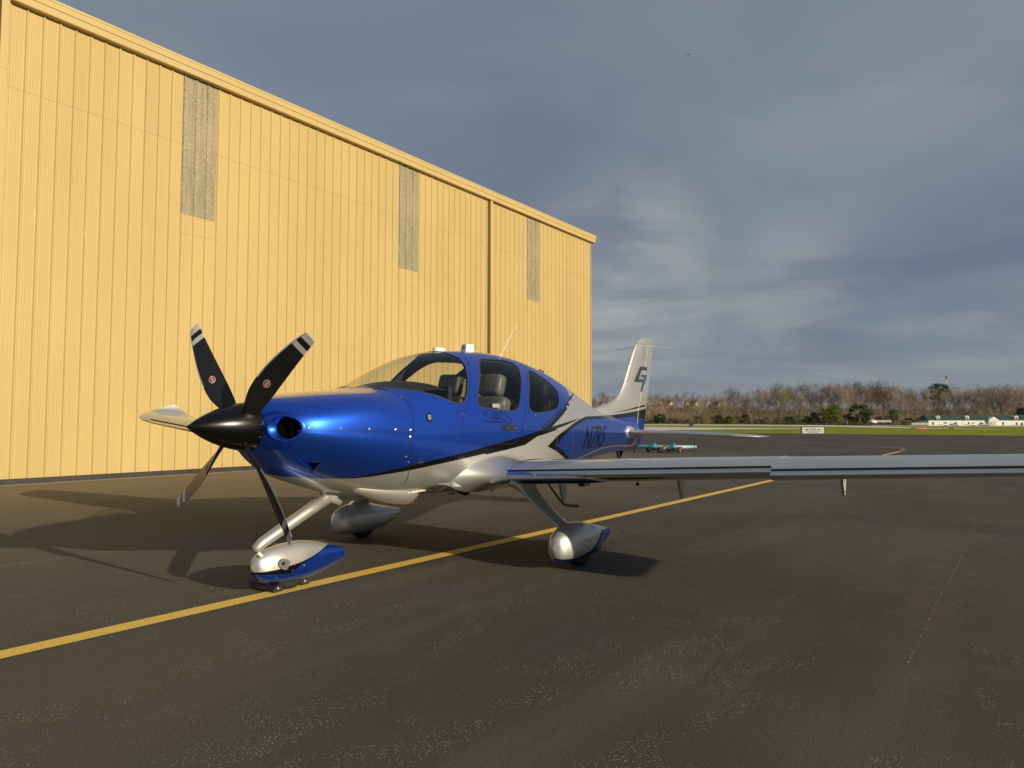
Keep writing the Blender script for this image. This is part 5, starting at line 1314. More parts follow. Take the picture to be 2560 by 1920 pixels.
def old_tyre():
    c = gnd((-13, 1210)); v = []; n, m = 36, 14
    t = empty('old_tyre', (c[0], c[1], 0.0), 0, label='black tyre lying flat by the foot of the hangar wall', category='tyre')
    for i in range(n):
        a = 2 * math.pi * i / n
        for k in range(m):
            b = 2 * math.pi * k / m; r = .165 + .075 * math.copysign(abs(math.cos(b)) ** .8, math.cos(b)); v.append((r * math.cos(a), r * math.sin(a), .105 + .105 * math.sin(b)))
    f = [(i * m + k, ((i + 1) % n) * m + k, ((i + 1) % n) * m + (k + 1) % m, i * m + (k + 1) % m) for i in range(n) for k in range(m)]
    mk('tread', v, f, 'tyre_black', t, True)
    ring = [[((.095 + .006 * q) * math.cos(a), (.095 + .006 * q) * math.sin(a), z) for a in np.arange(24) * math.pi / 12] for q, z in ((0, .03), (1, .06), (1, .15), (0, .18))]
    v, f = loft(ring, True, True, True); mk('hub', v, f, 'charcoal_paint', t, True)
mat('tyre_black', (0.008, 0.008, 0.008), 0.28, coat=0.4)
old_tyre()

mat('cyan_paint', (0.07, 0.40, 0.66), 0.45, var=(4, 0.18, 5)); mat('cyan_worn', (0.38, 0.55, 0.66), 0.55, var=(8, 0.25, 5)); mat('red_plate', (0.60, 0.03, 0.03), 0.45); mat('wheel_rim', (0.34, 0.30, 0.22), 0.6, 0.3)
def towbar(name, axle_a, axle_b, far_end, near_head, label, rear_stub, rad=.125, tone='cyan_paint', handle=False):
    """aircraft tow bar: long tube on a small two-wheeled axle, forked head, red plates"""
    c = (np.array(axle_a) + np.array(axle_b)) / 2; t = empty(name, (c[0], c[1], 0), 0, label=label, category='tow bar', group='tow bars parked on the apron')
    A, B = np.array(axle_a) - c, np.array(axle_b) - c; E, Hd = np.array(far_end) - c, np.array(near_head) - c; z = .235
    d = E / np.hypot(*E)
    b = MB(); b.tube([(Hd[0], Hd[1], z + .02), (0, 0, z + .02), (E[0] * .55, E[1] * .55, z - .02), (E[0], E[1], z - .05)], [.075, .085, .078, .068], 14); b.build('tube', tone, t, True)
    b = MB(); b.tube([(E[0], E[1], z - .05), (E[0] + d[0] * .14, E[1] + d[1] * .14, z - .055), (E[0] + d[0] * .20, E[1] + d[1] * .20, z - .06)], [.071, .066, .03], 14); b.build('end_cap', 'cyan_worn', t, True)
    b = MB(); b.tube([(A[0], A[1], rad), (B[0], B[1], rad)], .030, 8); b.build('axle', 'charcoal_paint', t)
    ax = (B - A) / np.hypot(*(B - A))
    for w in (A, B):
        o = None; n = 22; rings = []
        for q, r_ in ((-.055, .62), (-.05, .93), (-.02, 1.0), (.02, 1.0), (.05, .93), (.055, .62)):
            rings.append([(w[0] + ax[0] * q + r_ * rad * math.cos(a) * d[0] * 1.0, w[1] + ax[1] * q + r_ * rad * math.cos(a) * d[1], rad + r_ * rad * math.sin(a)) for a in np.arange(n) * 2 * math.pi / n])
        v, f = loft(rings, True, True, True); o = mk('wheel', v, f, 'rubber', t, True)
        for sg in (-1, 1):
            v = [(w[0] + ax[0] * sg * .057, w[1] + ax[1] * sg * .057, rad)] + [(w[0] + ax[0] * sg * .057 + .55 * rad * math.cos(a) * d[0], w[1] + ax[1] * sg * .057 + .55 * rad * math.cos(a) * d[1], rad + .55 * rad * math.sin(a)) for a in np.arange(14) * 2 * math.pi / 14]
            mk('rim', v, [(0, 1 + i, 1 + (i + 1) % 14) for i in range(14)], 'wheel_rim', o)
    # saddle with lug over the axle, forked head with red plates
    b = MB(); b.tube([(-.10 * d[0], -.10 * d[1], z + .02), (.16 * d[0], .16 * d[1], z + .02)], [.11, .10], 12); b.tube([(0, 0, z + .08), (0, 0, z + .13)], [.05, .045], 10); b.build('saddle', 'cyan_paint', t, True)
    b = MB(); b.tube([(-.09 * ax[0], -.09 * ax[1], z + .14), (.09 * ax[0], .09 * ax[1], z + .14)], .04, 10); b.build('lifting_lug', 'cyan_paint', t, True)
    hh = -d if np.hypot(*Hd) < 1e-6 else Hd / np.hypot(*Hd)
    for sg in (-1, 1):
        b = MB(); p = Hd + ax * sg * .22; b.tube([(Hd[0], Hd[1], z), (p[0], p[1], z - .02), (p[0] + hh[0] * .22, p[1] + hh[1] * .22, z - .06)], .04, 8); b.build('fork', 'grey_metal', t, True)
        q = A * .62 if sg < 0 else B * .62; b = MB(); M = Matrix.Translation((q[0] + (.10 if True else 0), q[1] - .12, z - .01)); b.box((-.10, -.02, -.05), (.10, .02, .07), M=M); b.build('red_plate', 'red_plate', t)
    b = MB(); b.tube([(A[0] * .8, A[1] * .8, z - .02), (B[0] * .8, B[1] * .8, z - .02)], .05, 8); b.build('cross_tube', 'cyan_paint', t, True)
    if handle:
        p = E * .90; b = MB()
        for sg in (-1, 1): b.tube([(p[0] + sg * .10, p[1], z - .05), (p[0] + sg * .10, p[1], z + .36)], .012, 6)
        b.tube([(p[0] - .17, p[1], z + .36), (p[0] + .17, p[1], z + .36)], .014, 6); b.tube([(p[0], p[1], z - .08), (p[0], p[1], .03)], .03, 8); b.box((p[0] - .12, p[1] - .10, 0), (p[0] + .12, p[1] + .10, .03)); b.build('jack_handle', 'charcoal_paint', t)
g = lambda x, y: tuple(gnd((x, y)))
towbar('tow_bar', g(1621, 1130), g(1650, 1132), (3.9, 34.4), (6.75, 32.15), 'pale blue tow bar partly hidden behind the aeroplane tail', True)
towbar('tow_bar', g(1670.5, 1131), g(1699, 1133.5), (8.75, 34.5), (6.72, 32.0), 'pale blue tow bar with a worn whitish tube and upright jack handle', False, tone='cyan_worn', handle=True)

# ================================================================== FIELD BEYOND
def sign():
    a, b_ = gnd((2004, 1084)), gnd((2062, 1084)); c = (a + b_) / 2; t = empty('roadside_sign', (c[0], c[1], 0), math.atan2(b_[1] - a[1], b_[0] - a[0]), label='low white sign with dark lettering at the edge of the grass', category='sign')
    w = float(np.hypot(*(b_ - a))) / 2; b = MB(); b.box((-w + .06, -.05, .03), (w - .06, .05, .80)); b.build('board', 'sign_white', t)
    for s in (-1, 1): b = MB(); b.box((s * w - .06, -.07, 0), (s * w + .06, .07, .86)); b.build('post', 'base_flashing', t)
    for body, z, hgt, wd in (('WELCOME TO', .66, .08, .9), ('MILLION AIR', .37, .24, 1.9), ('', .30, .03, 2.2), ('', .16, .05, 1.2)):
        if body:
            v, f = text_mesh(body, 1.0, .01); lo, hi = v.min(0), v.max(0); q = [((p[0] - lo[0]) / (hi[0] - lo[0]) * wd - wd / 2, -.053, z + (p[1] - lo[1]) / (hi[1] - lo[1]) * hgt) for p in v]; mk('lettering', q, f, 'base_flashing', t)
        else:
            b = MB(); b.box((-wd / 2, -.055, z - hgt / 2), (wd / 2, -.050, z + hgt / 2)); b.build('rule', 'base_flashing', t)
mat('sign_white', (0.55, 0.57, 0.58), 0.5)
sign()
def gpt(px): 
    p = gnd(px); return p[0], p[1], float(gz(p[0], p[1]))
def runway_sign():
    x, y, z = gpt((2307, 1074)); t = empty('runway_sign', (x, y, z), 0, label='low red and white airfield sign in the grass', category='sign')
    b = MB(); b.box((-.95, -.06, .08), (.95, .06, .42)); b.build('panel', 'red_plate', t)
    for s in (-1, 1): b = MB(); b.box((s * .6 - .04, -.04, 0), (s * .6 + .04, .04, .08)); b.build('leg', 'base_flashing', t)
    for k in (-.55, .1, .5): b = MB(); b.box((k - .10, -.064, .17), (k + .10, -.060, .33)); b.build('white_mark', 'sign_white', t)
    for px in ((2283, 1073.4), (2379, 1074)):
        x, y, z = gpt(px); b = MB(); b.box((-.4, -.06, .06), (.4, .06, .34)); b.box((-.35, -.03, 0), (-.3, .03, .06)); b.box((.3, -.03, 0), (.35, .03, .06)); o = b.build('marker_board', 'base_flashing', None, label='small dark airfield marker board in the grass', category='sign', group='marker boards'); o.location = (x, y, z)
    x, y, z = gpt((1728, 1066)); b = MB(); b.box((-.5, -.3, 0), (.5, .3, .75)); b.box((-.42, -.25, .75), (.42, .25, .86)); o = b.build('utility_box', 'base_flashing', None, label='small dark utility box beside the pale strip', category='box'); o.location = (x, y, z)
runway_sign()

# long white barn
mat('barn_white', (0.78, 0.79, 0.80), 0.6, var=(0.4, 0.05, 4)); mat('barn_roof', (0.035, 0.075, 0.058), 0.5, var=(0.3, 0.12, 4)); mat('barn_dark', (0.05, 0.055, 0.06), 0.4); mat('door_grey', (0.50, 0.51, 0.52), 0.6)
def barn():
    D = 372.0; k = D / F; x0 = (2320 - 1280) * k; x1 = x0 + 76; zb = float(gz(x0 + 30, D)) * 0 + H - (1064.0 - YH) * k
    t = empty('barn', (x0, D, zb), 0, label='long white barn with a dark green roof and dormers', category='barn')
    Wd, hw, hr = x1 - x0, 2.85, 2.75; dp = 9.0
    b = MB(); b.box((0, 0, 0), (Wd, dp, hw)); b.build('wall', 'barn_white', t)
    b = MB(); b.add([(-.5, -.5, hw + .02), (Wd + .5, -.5, hw + .02), (Wd + .2, dp / 2, hw + hr), (-.2, dp / 2, hw + hr), (Wd + .5, dp + .5, hw + .02), (-.5, dp + .5, hw + .02)], [(0, 1, 2, 3), (3, 2, 4, 5), (0, 3, 5), (1, 4, 2)]); b.build('roof', 'barn_roof', t)
    X = lambda px: (px - 2320) * k
    for px in (2345.5, 2418.5, 2541, 2600):
        c = X(px); b = MB(); b.box((c - .85, .4, hw + .35), (c + .85, 2.2, hw + 1.75)); b.add([(c - 1.05, .3, hw + 1.75), (c + 1.05, .3, hw + 1.75), (c, .3, hw + 2.4), (c - 1.05, 3.2, hw + 1.75), (c + 1.05, 3.2, hw + 1.75), (c, 3.2, hw + 2.4)], [(0, 1, 2), (0, 2, 5, 3), (1, 4, 5, 2)]); o = b.build('dormer', 'barn_white', t)
        b = MB(); b.box((c - .42, .33, hw + .65), (c + .42, .39, hw + 1.6)); b.build('window', 'barn_dark', o)
    c = X(2478.5); b = MB(); b.box((c - 2.3, -1.2, 0), (c + 2.3, .1, hw + .25)); b.add([(c - 2.7, -1.4, hw + .1), (c + 2.7, -1.4, hw + .1), (c, -1.4, hw + 1.75), (c - 2.7, 3.2, hw + .1), (c + 2.7, 3.2, hw + .1), (c, 3.2, hw + 1.75)], [(0, 1, 2), (0, 2, 5, 3), (1, 4, 5, 2)]); o = b.build('porch', 'barn_white', t)
    b = MB(); b.box((c - 1.2, -1.27, .02), (c + 1.2, -1.21, 2.2)); b.build('door', 'door_grey', o)
    for px in (2331, 2360, 2389, 2420, 2450, 2506, 2540, 2570, 2598, 2630):
        c = X(px); b = MB(); b.box((c - .45, -.07, .35), (c + .45, -.01, 1.75)); o = b.build('window', 'barn_dark', t)
        b = MB(); b.box((c - .55, -.10, .22), (c + .55, -.005, .345)); b.build('sill', 'barn_white', o)
    for px in (2375, 2405): b = MB(); c = X(px); b.box((c - .06, -.03, .0), (c + .06, -.005, hw)); b.build('pilaster', 'door_grey', t)
    # light aircraft parked before it
    for i, (px, col) in enumerate(((2362, 'barn_white'), (2384, 'barn_white'), (2430, 'barn_white'), (2455, 'barn_white'), (2553, 'door_grey'))):
        p = ((px - 1280) * (D - 14) / F, D - 14.0); zz = H - (1066.0 - YH) * (D - 14) / F
        e = empty('parked_aeroplane', (p[0], p[1], zz), R((20, -35, 10, 150, 60)[i]), label='tiny light aeroplane parked before the white barn', category='aeroplane', group='aeroplanes before the barn')
        r_ = [[(x, w * math.cos(a), .95 + w * 1.1 * math.sin(a)) for a in np.arange(10) * math.pi / 5] for x, w in ((2.1, .12), (1.7, .38), (.6, .52), (-.8, .45), (-2.4, .2), (-3.4, .08))]; v, f = loft(r_, True, True, True); mk('fuselage', v, f, col, e, True)
        b = MB(); b.box((-.6, -4.6, .72), (.7, 4.6, .84)); b.build('wing', col, e); b = MB(); b.box((-3.5, -1.5, 1.0), (-2.9, 1.5, 1.06)); b.build('tailplane', col, e); b = MB(); b.add([(-2.6, 0, 1.0), (-3.5, 0, 1.0), (-3.7, 0, 2.1), (-3.3, 0, 2.1), (-2.6, .08, 1.0), (-3.5, .08, 1.0), (-3.7, .08, 2.1), (-3.3, .08, 2.1)], [(0, 1, 2, 3), (7, 6, 5, 4), (0, 4, 5, 1), (2, 6, 7, 3), (0, 3, 7, 4), (1, 5, 6, 2)]); b.build('fin', col, e)
        b = MB(); b.box((-.3, -.45, 1.35), (.9, .45, 1.75)); b.build('canopy', 'barn_dark', e)
        for wx, wy in ((1.6, 0), (-.1, 1.1), (-.1, -1.1)): b = MB(); b.tube([(wx, wy, .7), (wx, wy, .2)], .05, 6); b.tube([(wx, wy - .08, .2), (wx, wy + .08, .2)], .2, 10); b.build('wheel', 'rubber', e)
barn()
def fence(px0, px1, y, dep, label):
    x0, x1 = (px0 - 1280) * dep / F, (px1 - 1280) * dep / F; z = H - (y - YH) * dep / F; t = empty('paddock_fence', (x0, dep, z), 0, label=label, category='fence'); n = max(2, int((x1 - x0) / 2.6)); st_ = (x1 - x0) / n
    for i in range(n + 1): b = MB(); b.box((i * st_ - .08, -.08, 0), (i * st_ + .08, .08, 1.35)); b.build('post', 'barn_white', t)
    for zz in (.35, .75, 1.15):
        b = MB(); b.box((0, -.115, zz - .09), (x1 - x0, -.085, zz + .09)); b.build('rail', 'barn_white', t)
fence(2090, 2124, 1056.5, 378, 'white rail fence between the two green trees'); fence(2190, 2226, 1056.5, 378, 'white rail fence beside the white dome'); fence(2278, 2319, 1063.0, 372, 'white rail fence leading up to the barn')
def dome_tent():
    D = 376.0; x = (2179.5 - 1280) * D / F; z = H - (1057.0 - YH) * D / F; rings = []
    for a in np.linspace(0, math.pi / 2, 7): rings.append([(2.2 * math.cos(a) * math.cos(q), 2.2 * math.cos(a) * math.sin(q), 1.75 * math.sin(a) + .02) for q in np.arange(20) * math.pi / 10])
    v, f = loft(rings, True, False, True); o = mk('dome_shelter', v, f, 'barn_white', None, True, label='small white domed shelter near the fence', category='shelter'); o.location = (x, D, z)
dome_tent()

# ------------------------------------------------------------------ wooded hill
def rise(x, y):
    t = np.clip((np.asarray(y, float) - 394) / 150, 0, 1); return 11.0 * t * t * (3 - 2 * t)
def hill():
    A_ = np.linspace(-120, 480, 90); Dd = np.concatenate([np.linspace(388, 560, 26), [620, 700, 850]]); v = []
    for x in A_:
        for y in Dd: v.append((x, y, float(min(gz(x, y), 1.8) + rise(x, y)) + (.02 if y > 390 else -.25)))
    n = len(Dd); f = [(i * n + j, (i + 1) * n + j, (i + 1) * n + j + 1, i * n + j + 1) for i in range(len(A_) - 1) for j in range(n - 1)]
    mk('wooded_hill', v, f, 'leaf_litter', None, True, kind='structure')
def obj_var(name, base, amt, rough=0.9, hue=0.0):
    m = bpy.data.materials.new(name); m.use_nodes = True; nt = m.node_tree; N = nt.nodes.new; L = nt.links.new; p = nt.nodes['Principled BSDF']; p.inputs['Roughness'].default_value = rough; p.inputs['Specular IOR Level'].default_value = 0.15
    oi = N('ShaderNodeObjectInfo'); r = N('ShaderNodeMapRange'); L(oi.outputs['Random'], r.inputs[0]); r.inputs[3].default_value = 1 - amt; r.inputs[4].default_value = 1 + amt
    hs = N('ShaderNodeHueSaturation'); hs.inputs['Color'].default_value = (*base, 1); L(r.outputs[0], hs.inputs['Value'])
    if hue:
        w = N('ShaderNodeMath'); w.operation = 'MULTIPLY_ADD'; L(oi.outputs['Random'], w.inputs[0]); w.inputs[1].default_value = hue; w.inputs[2].default_value = 0.5 - hue / 2; L(w.outputs[0], hs.inputs['Hue'])
    L(hs.outputs[0], p.inputs['Base Color']); MATS[name] = m
mat('leaf_litter', (0.12, 0.094, 0.064), 0.95, var=(0.08, 0.3, 6))
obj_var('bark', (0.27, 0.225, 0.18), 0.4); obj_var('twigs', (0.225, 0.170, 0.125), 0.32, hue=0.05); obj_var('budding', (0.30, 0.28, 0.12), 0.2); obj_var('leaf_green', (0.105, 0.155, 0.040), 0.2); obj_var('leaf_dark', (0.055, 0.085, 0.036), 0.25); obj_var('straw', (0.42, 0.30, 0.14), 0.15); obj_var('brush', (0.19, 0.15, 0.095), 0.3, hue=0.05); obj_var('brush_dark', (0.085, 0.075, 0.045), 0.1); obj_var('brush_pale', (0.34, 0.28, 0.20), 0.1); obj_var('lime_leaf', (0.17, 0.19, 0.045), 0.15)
hill()
def prism(V, Fc, a, b, r0, r1):
    d = b - a; L_ = np.linalg.norm(d)
    if L_ < 1e-6: return
    d = d / L_; u = np.cross(d, [0.3, 0.9, 0.2]); u /= np.linalg.norm(u); w = np.cross(d, u); n = len(V)
    for p, r in ((a, r0), (b, r1)):
        for k in range(3): q = 2 * math.pi * k / 3; V.append(tuple(p + (u * math.cos(q) + w * math.sin(q)) * r))
    for k in range(3): k2 = (k + 1) % 3; Fc.append((n + k, n + k2, n + 3 + k2, n + 3 + k))
def bare_tree(seed, spread=.30, split=.34, upr=.6, dens=1.0):
    """tree of height 1: returns trunk and crown meshes"""
    g = np.random.default_rng(seed); TV, TF, CV, CF = [], [], [], []
    def grow_(p, d, L_, r, lev):
        steps = 3 if lev < 2 else 2; q = p
        for i in range(steps):
            d = d + g.normal(0, .10 if lev else .05, 3) + np.array([0, 0, .06 * upr]); d /= np.linalg.norm(d); e = q + d * L_ / steps; r2 = r * .86
            if lev <= 1: prism(TV, TF, q, e, r, r2)
            else: prism(CV, CF, q, e, max(r, .0017), max(r2 * .8, .0013))
            if lev >= 1 and lev < 4 and g.random() < .95 * dens:
                s = d + g.normal(0, .62, 3); s[2] += .18; s /= np.linalg.norm(s); grow_(e, s, L_ * g.uniform(.42, .66), r2 * .55, lev + 1)
            q, r = e, r2
        if lev < 4:
            n = {0: int(g.integers(4, 7)), 1: 3, 2: 3, 3: 3}[lev]; a0 = g.uniform(0, 6.28)
            for k in range(n):
                az = a0 + 6.283 * k / n + g.normal(0, .3); sp = spread * g.uniform(.7, 1.7) if lev == 0 else .55 * g.uniform(.6, 1.3)
                s = d + sp * 1.6 * np.array([math.cos(az), math.sin(az), g.uniform(-.25, .35)]); s /= np.linalg.norm(s); grow_(q, s, L_ * g.uniform(.62, .82) if lev else g.uniform(.20, .30), r * .68, lev + 1)
    grow_(np.array([0, 0, -.02]), np.array([0, 0, 1.0]), split * g.uniform(.85, 1.15), .0135, 0)
    TV, CV = np.array(TV), np.array(CV); zm = CV[:, 2].max(); TV[:, 2] = np.where(TV[:, 2] > 0, TV[:, 2] / zm, TV[:, 2]); CV[:, 2] /= zm
    return mesh_data('trunk', TV, TF, 'bark'), mesh_data('crown', CV, CF, 'twigs')
VAR = [bare_tree(100 + i, *(((.34, .30, .5), (.26, .40, .9), (.42, .26, .4), (.30, .44, .7), (.36, .34, .6), (.24, .36, 1.0), (.40, .30, .5))[i])) for i in range(7)]
VARB = []
for t_, c_ in VAR[:3]:
    c2_ = c_.copy(); c2_.materials.clear(); c2_.materials.append(MATS['budding']); VARB.append((t_, c2_))
prof_x = [1380, 1477, 1537, 1623, 1654, 1705, 1775, 1832, 1885, 1945, 1990, 2060, 2107, 2145, 2240, 2303, 2335, 2398, 2510, 2560, 2700]
prof_y = [974, 974, 971, 971, 966, 968, 972, 958, 960, 946, 950, 945, 942, 940, 942, 957, 956, 951, 949, 947, 946]
def set_tree(px, d, ytop, variant, wk, label, grp, name='bare_tree', rz=0.0):
    x = (px - 1280) * d / F; y = d; z = float(min(gz(x, y), 1.8) + rise(x, y)) - .1; top = H + (YH - ytop) * d / F; hgt = max(3.0, top - z)
    t = empty(name, (x, y, z), rz, label=label, category='tree', group=grp); t.scale = (hgt * wk, hgt * wk, hgt)
    for nm, me in (('trunk', variant[0]), ('crown', variant[1])): put(nm, me, t)
    return t
def woods():
    g = np.random.default_rng(5); lab = 'bare leafless tree in the wood on the hill beyond the field'
    rows = ((400, 42, 24, .62, 5.0), (414, 27, 16, .58, 4.9), (434, 14, 12, .56, 4.9), (460, 4, 9, .52, 4.9))
    for d, off, var_, wk, sp in rows:
        x = 34.0 * d / 400
        while x < 318 * d / 400:
            px = 1280 + x * F / d; yt = float(np.interp(px, prof_x, prof_y)) + off + g.uniform(-var_ * .35, var_)
            if 2320 < px and d < 410: yt = min(yt, 1012)
            where = 'behind the white barn' if px > 2315 else 'beyond the barn fence' if px > 2200 else 'behind the two green pines' if px > 2010 else 'beyond the low white sign' if px > 1900 else 'beside the tall tree' if px > 1815 else 'near the cream houses'
            lab = 'bare leafless tree %s in the wood %s' % ({400: 'at the front edge', 414: 'a little way', 434: 'deep', 460: 'along the crest'}[d] if d != 414 else 'just inside the edge', where) if d != 434 else 'bare leafless tree deep in the wood ' + where
            bud = g.random() < .05
            v = (VARB[int(g.integers(0, 3))] if bud else VAR[int(g.integers(0, 7))])
            set_tree(px, d + g.uniform(-6, 6), yt, v, wk * g.uniform(.85, 1.25) * (1.0 if d > 410 else 1.0), 'bare tree hazed with yellow green buds in the wood ' + where if bud else lab, 'budding trees in the wood ' + where if bud else 'bare trees of the wood ' + where + {400: ', front row', 414: ', second row', 434: ', third row', 460: ', crest row'}[d], rz=g.uniform(0, 6.28))
            x += sp * g.uniform(.7, 1.3)
    # trees that stand out
    set_tree(2512, 398, 952, VAR[4], .62, 'tall spreading bare tree behind the barn porch', 'tall bare trees', rz=1.0)
    set_tree(1945, 405, 945, VAR[2], .50, 'tall bare tree standing above the wood', 'standing out bare trees', rz=2.0)
    set_tree(1964, 397, 970, VARB[0], .50, 'pale yellow green budding tree at the edge of the wood', 'pale trees at the edge of the wood', rz=.5)
    set_tree(1867, 394, 1000, VARB[1], .45, 'slender pale bare tree at the foot of the wood', 'pale trees at the edge of the wood', rz=.2)
    set_tree(1748, 394, 992, VARB[2], .45, 'slender pale tree beside the straw coloured grass', 'pale trees at the edge of the wood', rz=.9)
woods()
def leaf_cloud(seed, n, size, shape='round', dn=None):
    """n small leaf clumps spread through a crown of height 1 and width 1"""
    g = np.random.default_rng(seed); V, Fc = [], []; cl = []
    for k in range(44):
        z = g.uniform(.10, .93); rr = {'round': .5 * math.sqrt(max(.05, 1 - ((z - .48) / .52) ** 2)), 'cone': .5 * (1.02 - z) ** .8, 'mound': .5 * math.sqrt(max(.02, 1 - z))}[shape]
        a = g.uniform(0, 6.28); q = rr * math.sqrt(g.uniform(.2, 1)); cl.append((q * math.cos(a), q * math.sin(a), z * .96, g.uniform(.09, .17)))
    for i in range(n):
        c = cl[int(g.integers(0, len(cl)))]; d = g.normal(0, 1, 3); d /= np.linalg.norm(d); p = np.array(c[:3]) + d * c[3] * g.uniform(.6, 1.0) * np.array([1, 1, .75]); p[2] = max(p[2], .02)
        u = g.normal(0, 1, 3); u /= np.linalg.norm(u); w = np.cross(u, g.normal(0, 1, 3)); w /= np.linalg.norm(w); s = size * g.uniform(.6, 1.3); k = len(V)
        V += [tuple(p - u * s), tuple(p + w * s * .6), tuple(p + u * s), tuple(p - w * s * .6)]; Fc.append((k, k + 1, k + 2, k + 3))
    return V, Fc
def stem(): b = MB(); b.tube([(0, 0, -.03), (.01, 0, .25), (0, .01, .6)], [.028, .022, .010], 6); return b
STM = mesh_data('stem', stem().v, stem().f, 'bark')
CL = {}
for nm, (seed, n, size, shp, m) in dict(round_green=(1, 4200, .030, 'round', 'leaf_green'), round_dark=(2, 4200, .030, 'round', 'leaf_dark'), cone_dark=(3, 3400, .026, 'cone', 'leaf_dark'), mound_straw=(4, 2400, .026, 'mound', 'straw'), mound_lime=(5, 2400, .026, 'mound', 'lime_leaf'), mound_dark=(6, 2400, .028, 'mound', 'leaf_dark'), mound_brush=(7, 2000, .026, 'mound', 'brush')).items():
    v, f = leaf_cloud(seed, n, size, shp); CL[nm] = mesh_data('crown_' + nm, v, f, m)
def plant(kind, x0, x1, y0, y1, d, label, name, cat, group=None):
    k = d / F; x = ((x0 + x1) / 2 - 1280) * k; w = (x1 - x0) * k; zb = H - (y1 - YH) * k; h_ = (y1 - y0) * k
    t = empty(name, (x, d, zb), random.uniform(0, 6.28), label=label, category=cat); t.scale = (w, w, h_)
    if group: t['group'] = group
    put('trunk' if cat == 'tree' else 'stem', STM, t); put('crown' if cat == 'tree' else 'foliage', CL[kind], t)
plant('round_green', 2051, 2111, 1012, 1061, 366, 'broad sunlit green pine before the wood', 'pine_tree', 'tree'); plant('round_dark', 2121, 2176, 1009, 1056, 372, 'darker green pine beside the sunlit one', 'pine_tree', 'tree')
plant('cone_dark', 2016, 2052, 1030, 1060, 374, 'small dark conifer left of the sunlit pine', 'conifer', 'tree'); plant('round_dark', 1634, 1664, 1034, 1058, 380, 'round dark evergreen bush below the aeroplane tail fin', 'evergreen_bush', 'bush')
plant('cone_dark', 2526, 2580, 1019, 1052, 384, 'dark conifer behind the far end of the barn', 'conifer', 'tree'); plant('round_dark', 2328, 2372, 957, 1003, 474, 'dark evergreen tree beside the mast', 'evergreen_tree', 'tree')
for x0, x1, y0, y1, kd, lb in ((1742, 1784, 1043, 1060, 'mound_straw', 'straw coloured tall grass clump at the foot of the wood'), (2226, 2250, 1051, 1065, 'mound_straw', 'straw coloured grass clump beside the white fence'), (2250, 2280, 1050, 1065, 'mound_straw', 'larger straw coloured grass clump beside the white fence'),
                               (1774, 1788, 1046, 1060, 'mound_lime', 'lime green bush beside the tall straw grass'), (1822, 1842, 1043, 1060, 'mound_lime', 'lime green bush at the foot of the wood'), (2126, 2160, 1048, 1061, 'mound_lime', 'low lime green bush below the darker pine'), (2224, 2246, 1020, 1052, 'round_green', 'upright pale green bush behind the straw grass')):
    plant(kd, x0, x1, y0, y1, 384 if 'behind' in lb else 378, lb, 'bush', 'bush')
gq = np.random.default_rng(9)
for i in range(46):
    px = 1470 + i * 25 + gq.uniform(-9, 9)
    if 2310 < px: continue
    kd = ('mound_dark', 'mound_brush', 'mound_brush')[int(gq.integers(0, 3))]; hgt = gq.uniform(10, 26)
    plant(kd, px - gq.uniform(14, 22), px + gq.uniform(14, 22), 1059 - hgt, 1060.5, 388 + gq.uniform(0, 6), 'low dark shrub in the undergrowth along the foot of the wood' if kd == 'mound_dark' else 'low brown shrub in the undergrowth along the foot of the wood', 'shrub', 'shrub', 'dark undergrowth shrubs' if kd == 'mound_dark' else 'brown undergrowth shrubs')
# brush that fills the wood
def brush(seed, N_, m, hmin, hmax, wmul, lab):
    g = np.random.default_rng(seed); V, Fc = [], []
    for i in range(N_):
        d = g.uniform(395, 500); px = g.uniform(1440, 2640); x = (px - 1280) * d / F; z = float(min(gz(x, d), 1.8) + rise(x, d)); h_ = g.uniform(hmin, hmax); a = np.array([x, d, z - .2]); lean = g.normal(0, .5, 2); b = a + np.array([lean[0], lean[1], h_]); w = g.uniform(.03, .09) * wmul; k = len(V)
        m_ = a * .45 + b * .55; s = np.array([g.normal(0, 1), g.normal(0, 1), .4]); s /= np.linalg.norm(s)
        V += [(a[0] - w, a[1], a[2]), (a[0] + w, a[1], a[2]), tuple(b), tuple(m_), (m_[0] + s[0] * h_ * .3, m_[1] + s[1] * h_ * .3, m_[2] + h_ * .3), (m_[0] + w * 1.6, m_[1], m_[2])]; Fc += [(k, k + 1, k + 2), (k + 3, k + 5, k + 4)]
    mk('undergrowth', V, Fc, m, None, False, kind='stuff', label=lab, category='undergrowth')
brush(3, 15000, 'brush', 1.5, 7.5, 1.2, 'tangled brown brush filling the wood'); brush(4, 9000, 'brush_dark', 1.0, 5.0, 2.0, 'dark low brush filling the wood'); brush(6, 3500, 'brush_pale', 4, 11, 1.0, 'pale thin saplings filling the wood')
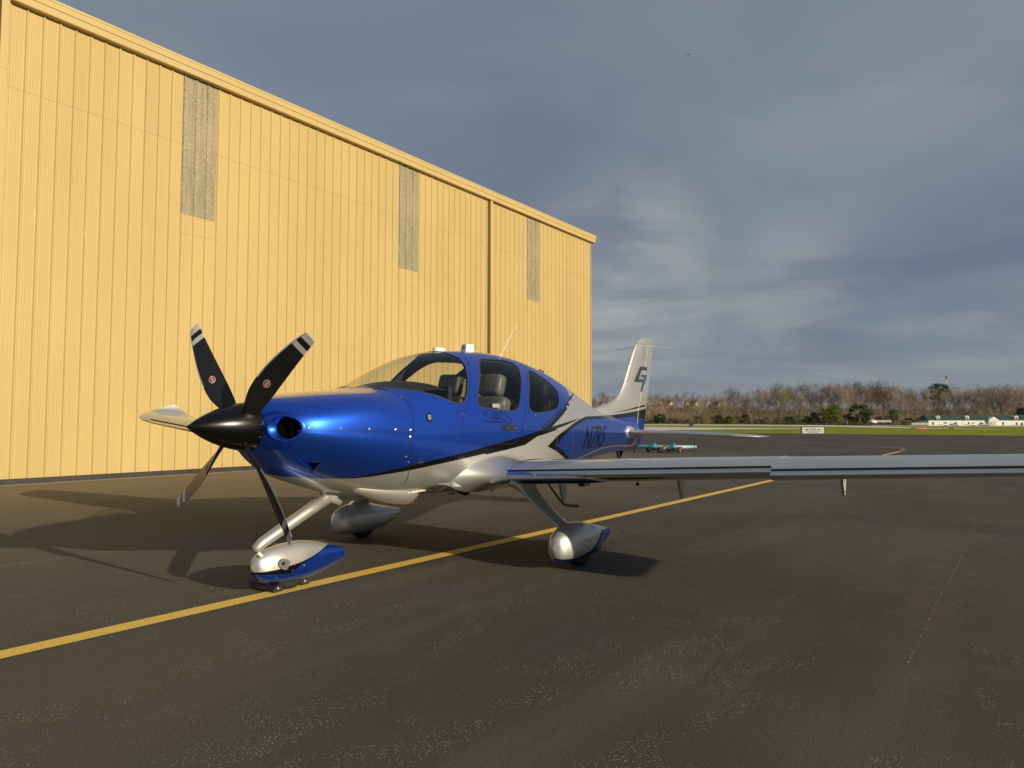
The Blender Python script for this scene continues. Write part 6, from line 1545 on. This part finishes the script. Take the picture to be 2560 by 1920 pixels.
# houses on the crest behind the trees
mat('house_cream', (0.60, 0.54, 0.44), 0.7); mat('house_roof', (0.12, 0.10, 0.09), 0.8)
def house(px, ytop, wpx, d, i):
    k = d / F; w = wpx * k; x = (px - 1280) * k; zt = H + (YH - ytop) * k; zb = zt - 9.5; t = empty('house', (x, d, zb), R((8, -12, 15, -6, 10, -14, 4, 9)[i % 8]), label='cream gabled house half hidden by the bare trees', category='house', group='houses on the hill')
    hw = w / 2; b = MB(); b.add([(-hw, 0, 0), (hw, 0, 0), (hw, 0, 6.2), (0, 0, 9.2), (-hw, 0, 6.2), (-hw, 9, 0), (hw, 9, 0), (hw, 9, 6.2), (0, 9, 9.2), (-hw, 9, 6.2)], [(0, 1, 2, 3, 4), (9, 8, 7, 6, 5), (1, 6, 7, 2), (5, 0, 4, 9)]); b.build('wall', 'house_cream', t)
    b = MB(); b.add([(-hw - .3, -.4, 6.05), (0, -.4, 9.35), (0, 9.4, 9.35), (-hw - .3, 9.4, 6.05), (hw + .3, -.4, 6.05), (hw + .3, 9.4, 6.05)], [(0, 1, 2, 3), (1, 4, 5, 2)]); b.build('roof', 'house_roof', t)
    for zz in (1.2, 4.0):
        for q in (-.22, .22): b = MB(); b.box((q * w - .55, -.08, zz), (q * w + .55, -.02, zz + 1.5)); b.build('window', 'barn_dark', t)
for i, (px, yt, wp) in enumerate(((1622, 996, 20), (1652, 996, 15), (1679, 999, 12), (1720, 999, 11), (1742, 1000, 12), (1778, 1000, 14), (1800, 1002, 12), (1508, 1003, 14))): house(px, yt, wp, 500 + 4 * (i % 3), i)
def mast():
    d = 600.0; k = d / F; x = (2368.5 - 1280) * k; z0 = H + (YH - 990) * k; z1 = H + (YH - 940) * k; t = empty('radio_mast', (x, d, z0), 0, label='red and white mast standing above the wood', category='mast')
    seg = [(0, .45, 'barn_white'), (.45, .62, 'red_plate'), (.62, .84, 'barn_white'), (.84, 1.0, 'mast_top')]
    for a, b_, m in seg: b = MB(); b.tube([(0, 0, (z1 - z0) * a), (0, 0, (z1 - z0) * b_)], .35 if m != 'mast_top' else .75, 8); b.build('section', m, t)
mat('mast_top', (0.30, 0.09, 0.07), 0.6)
mast()
def bird():
    p = at_depth((1722, 137), 70.0); t = empty('bird', tuple(p), R(30), label='small dark bird flying high in the cloudy sky', category='bird')
    b = MB(); b.tube([(-.14, 0, 0), (-.05, 0, .01), (.06, 0, .012), (.13, 0, 0), (.17, 0, -.005)], [.012, .035, .036, .022, .006], 8); b.build('body', 'base_flashing', t, True)
    for s in (-1, 1): mk('wing', [(-.03, 0, .02), (.05, 0, .02), (.035, .17 * s, .055), (-.05, .17 * s, .05), (-.03, .33 * s, -.02)], [(0, 1, 2, 3), (3, 2, 4)] , 'base_flashing', t)
bird()
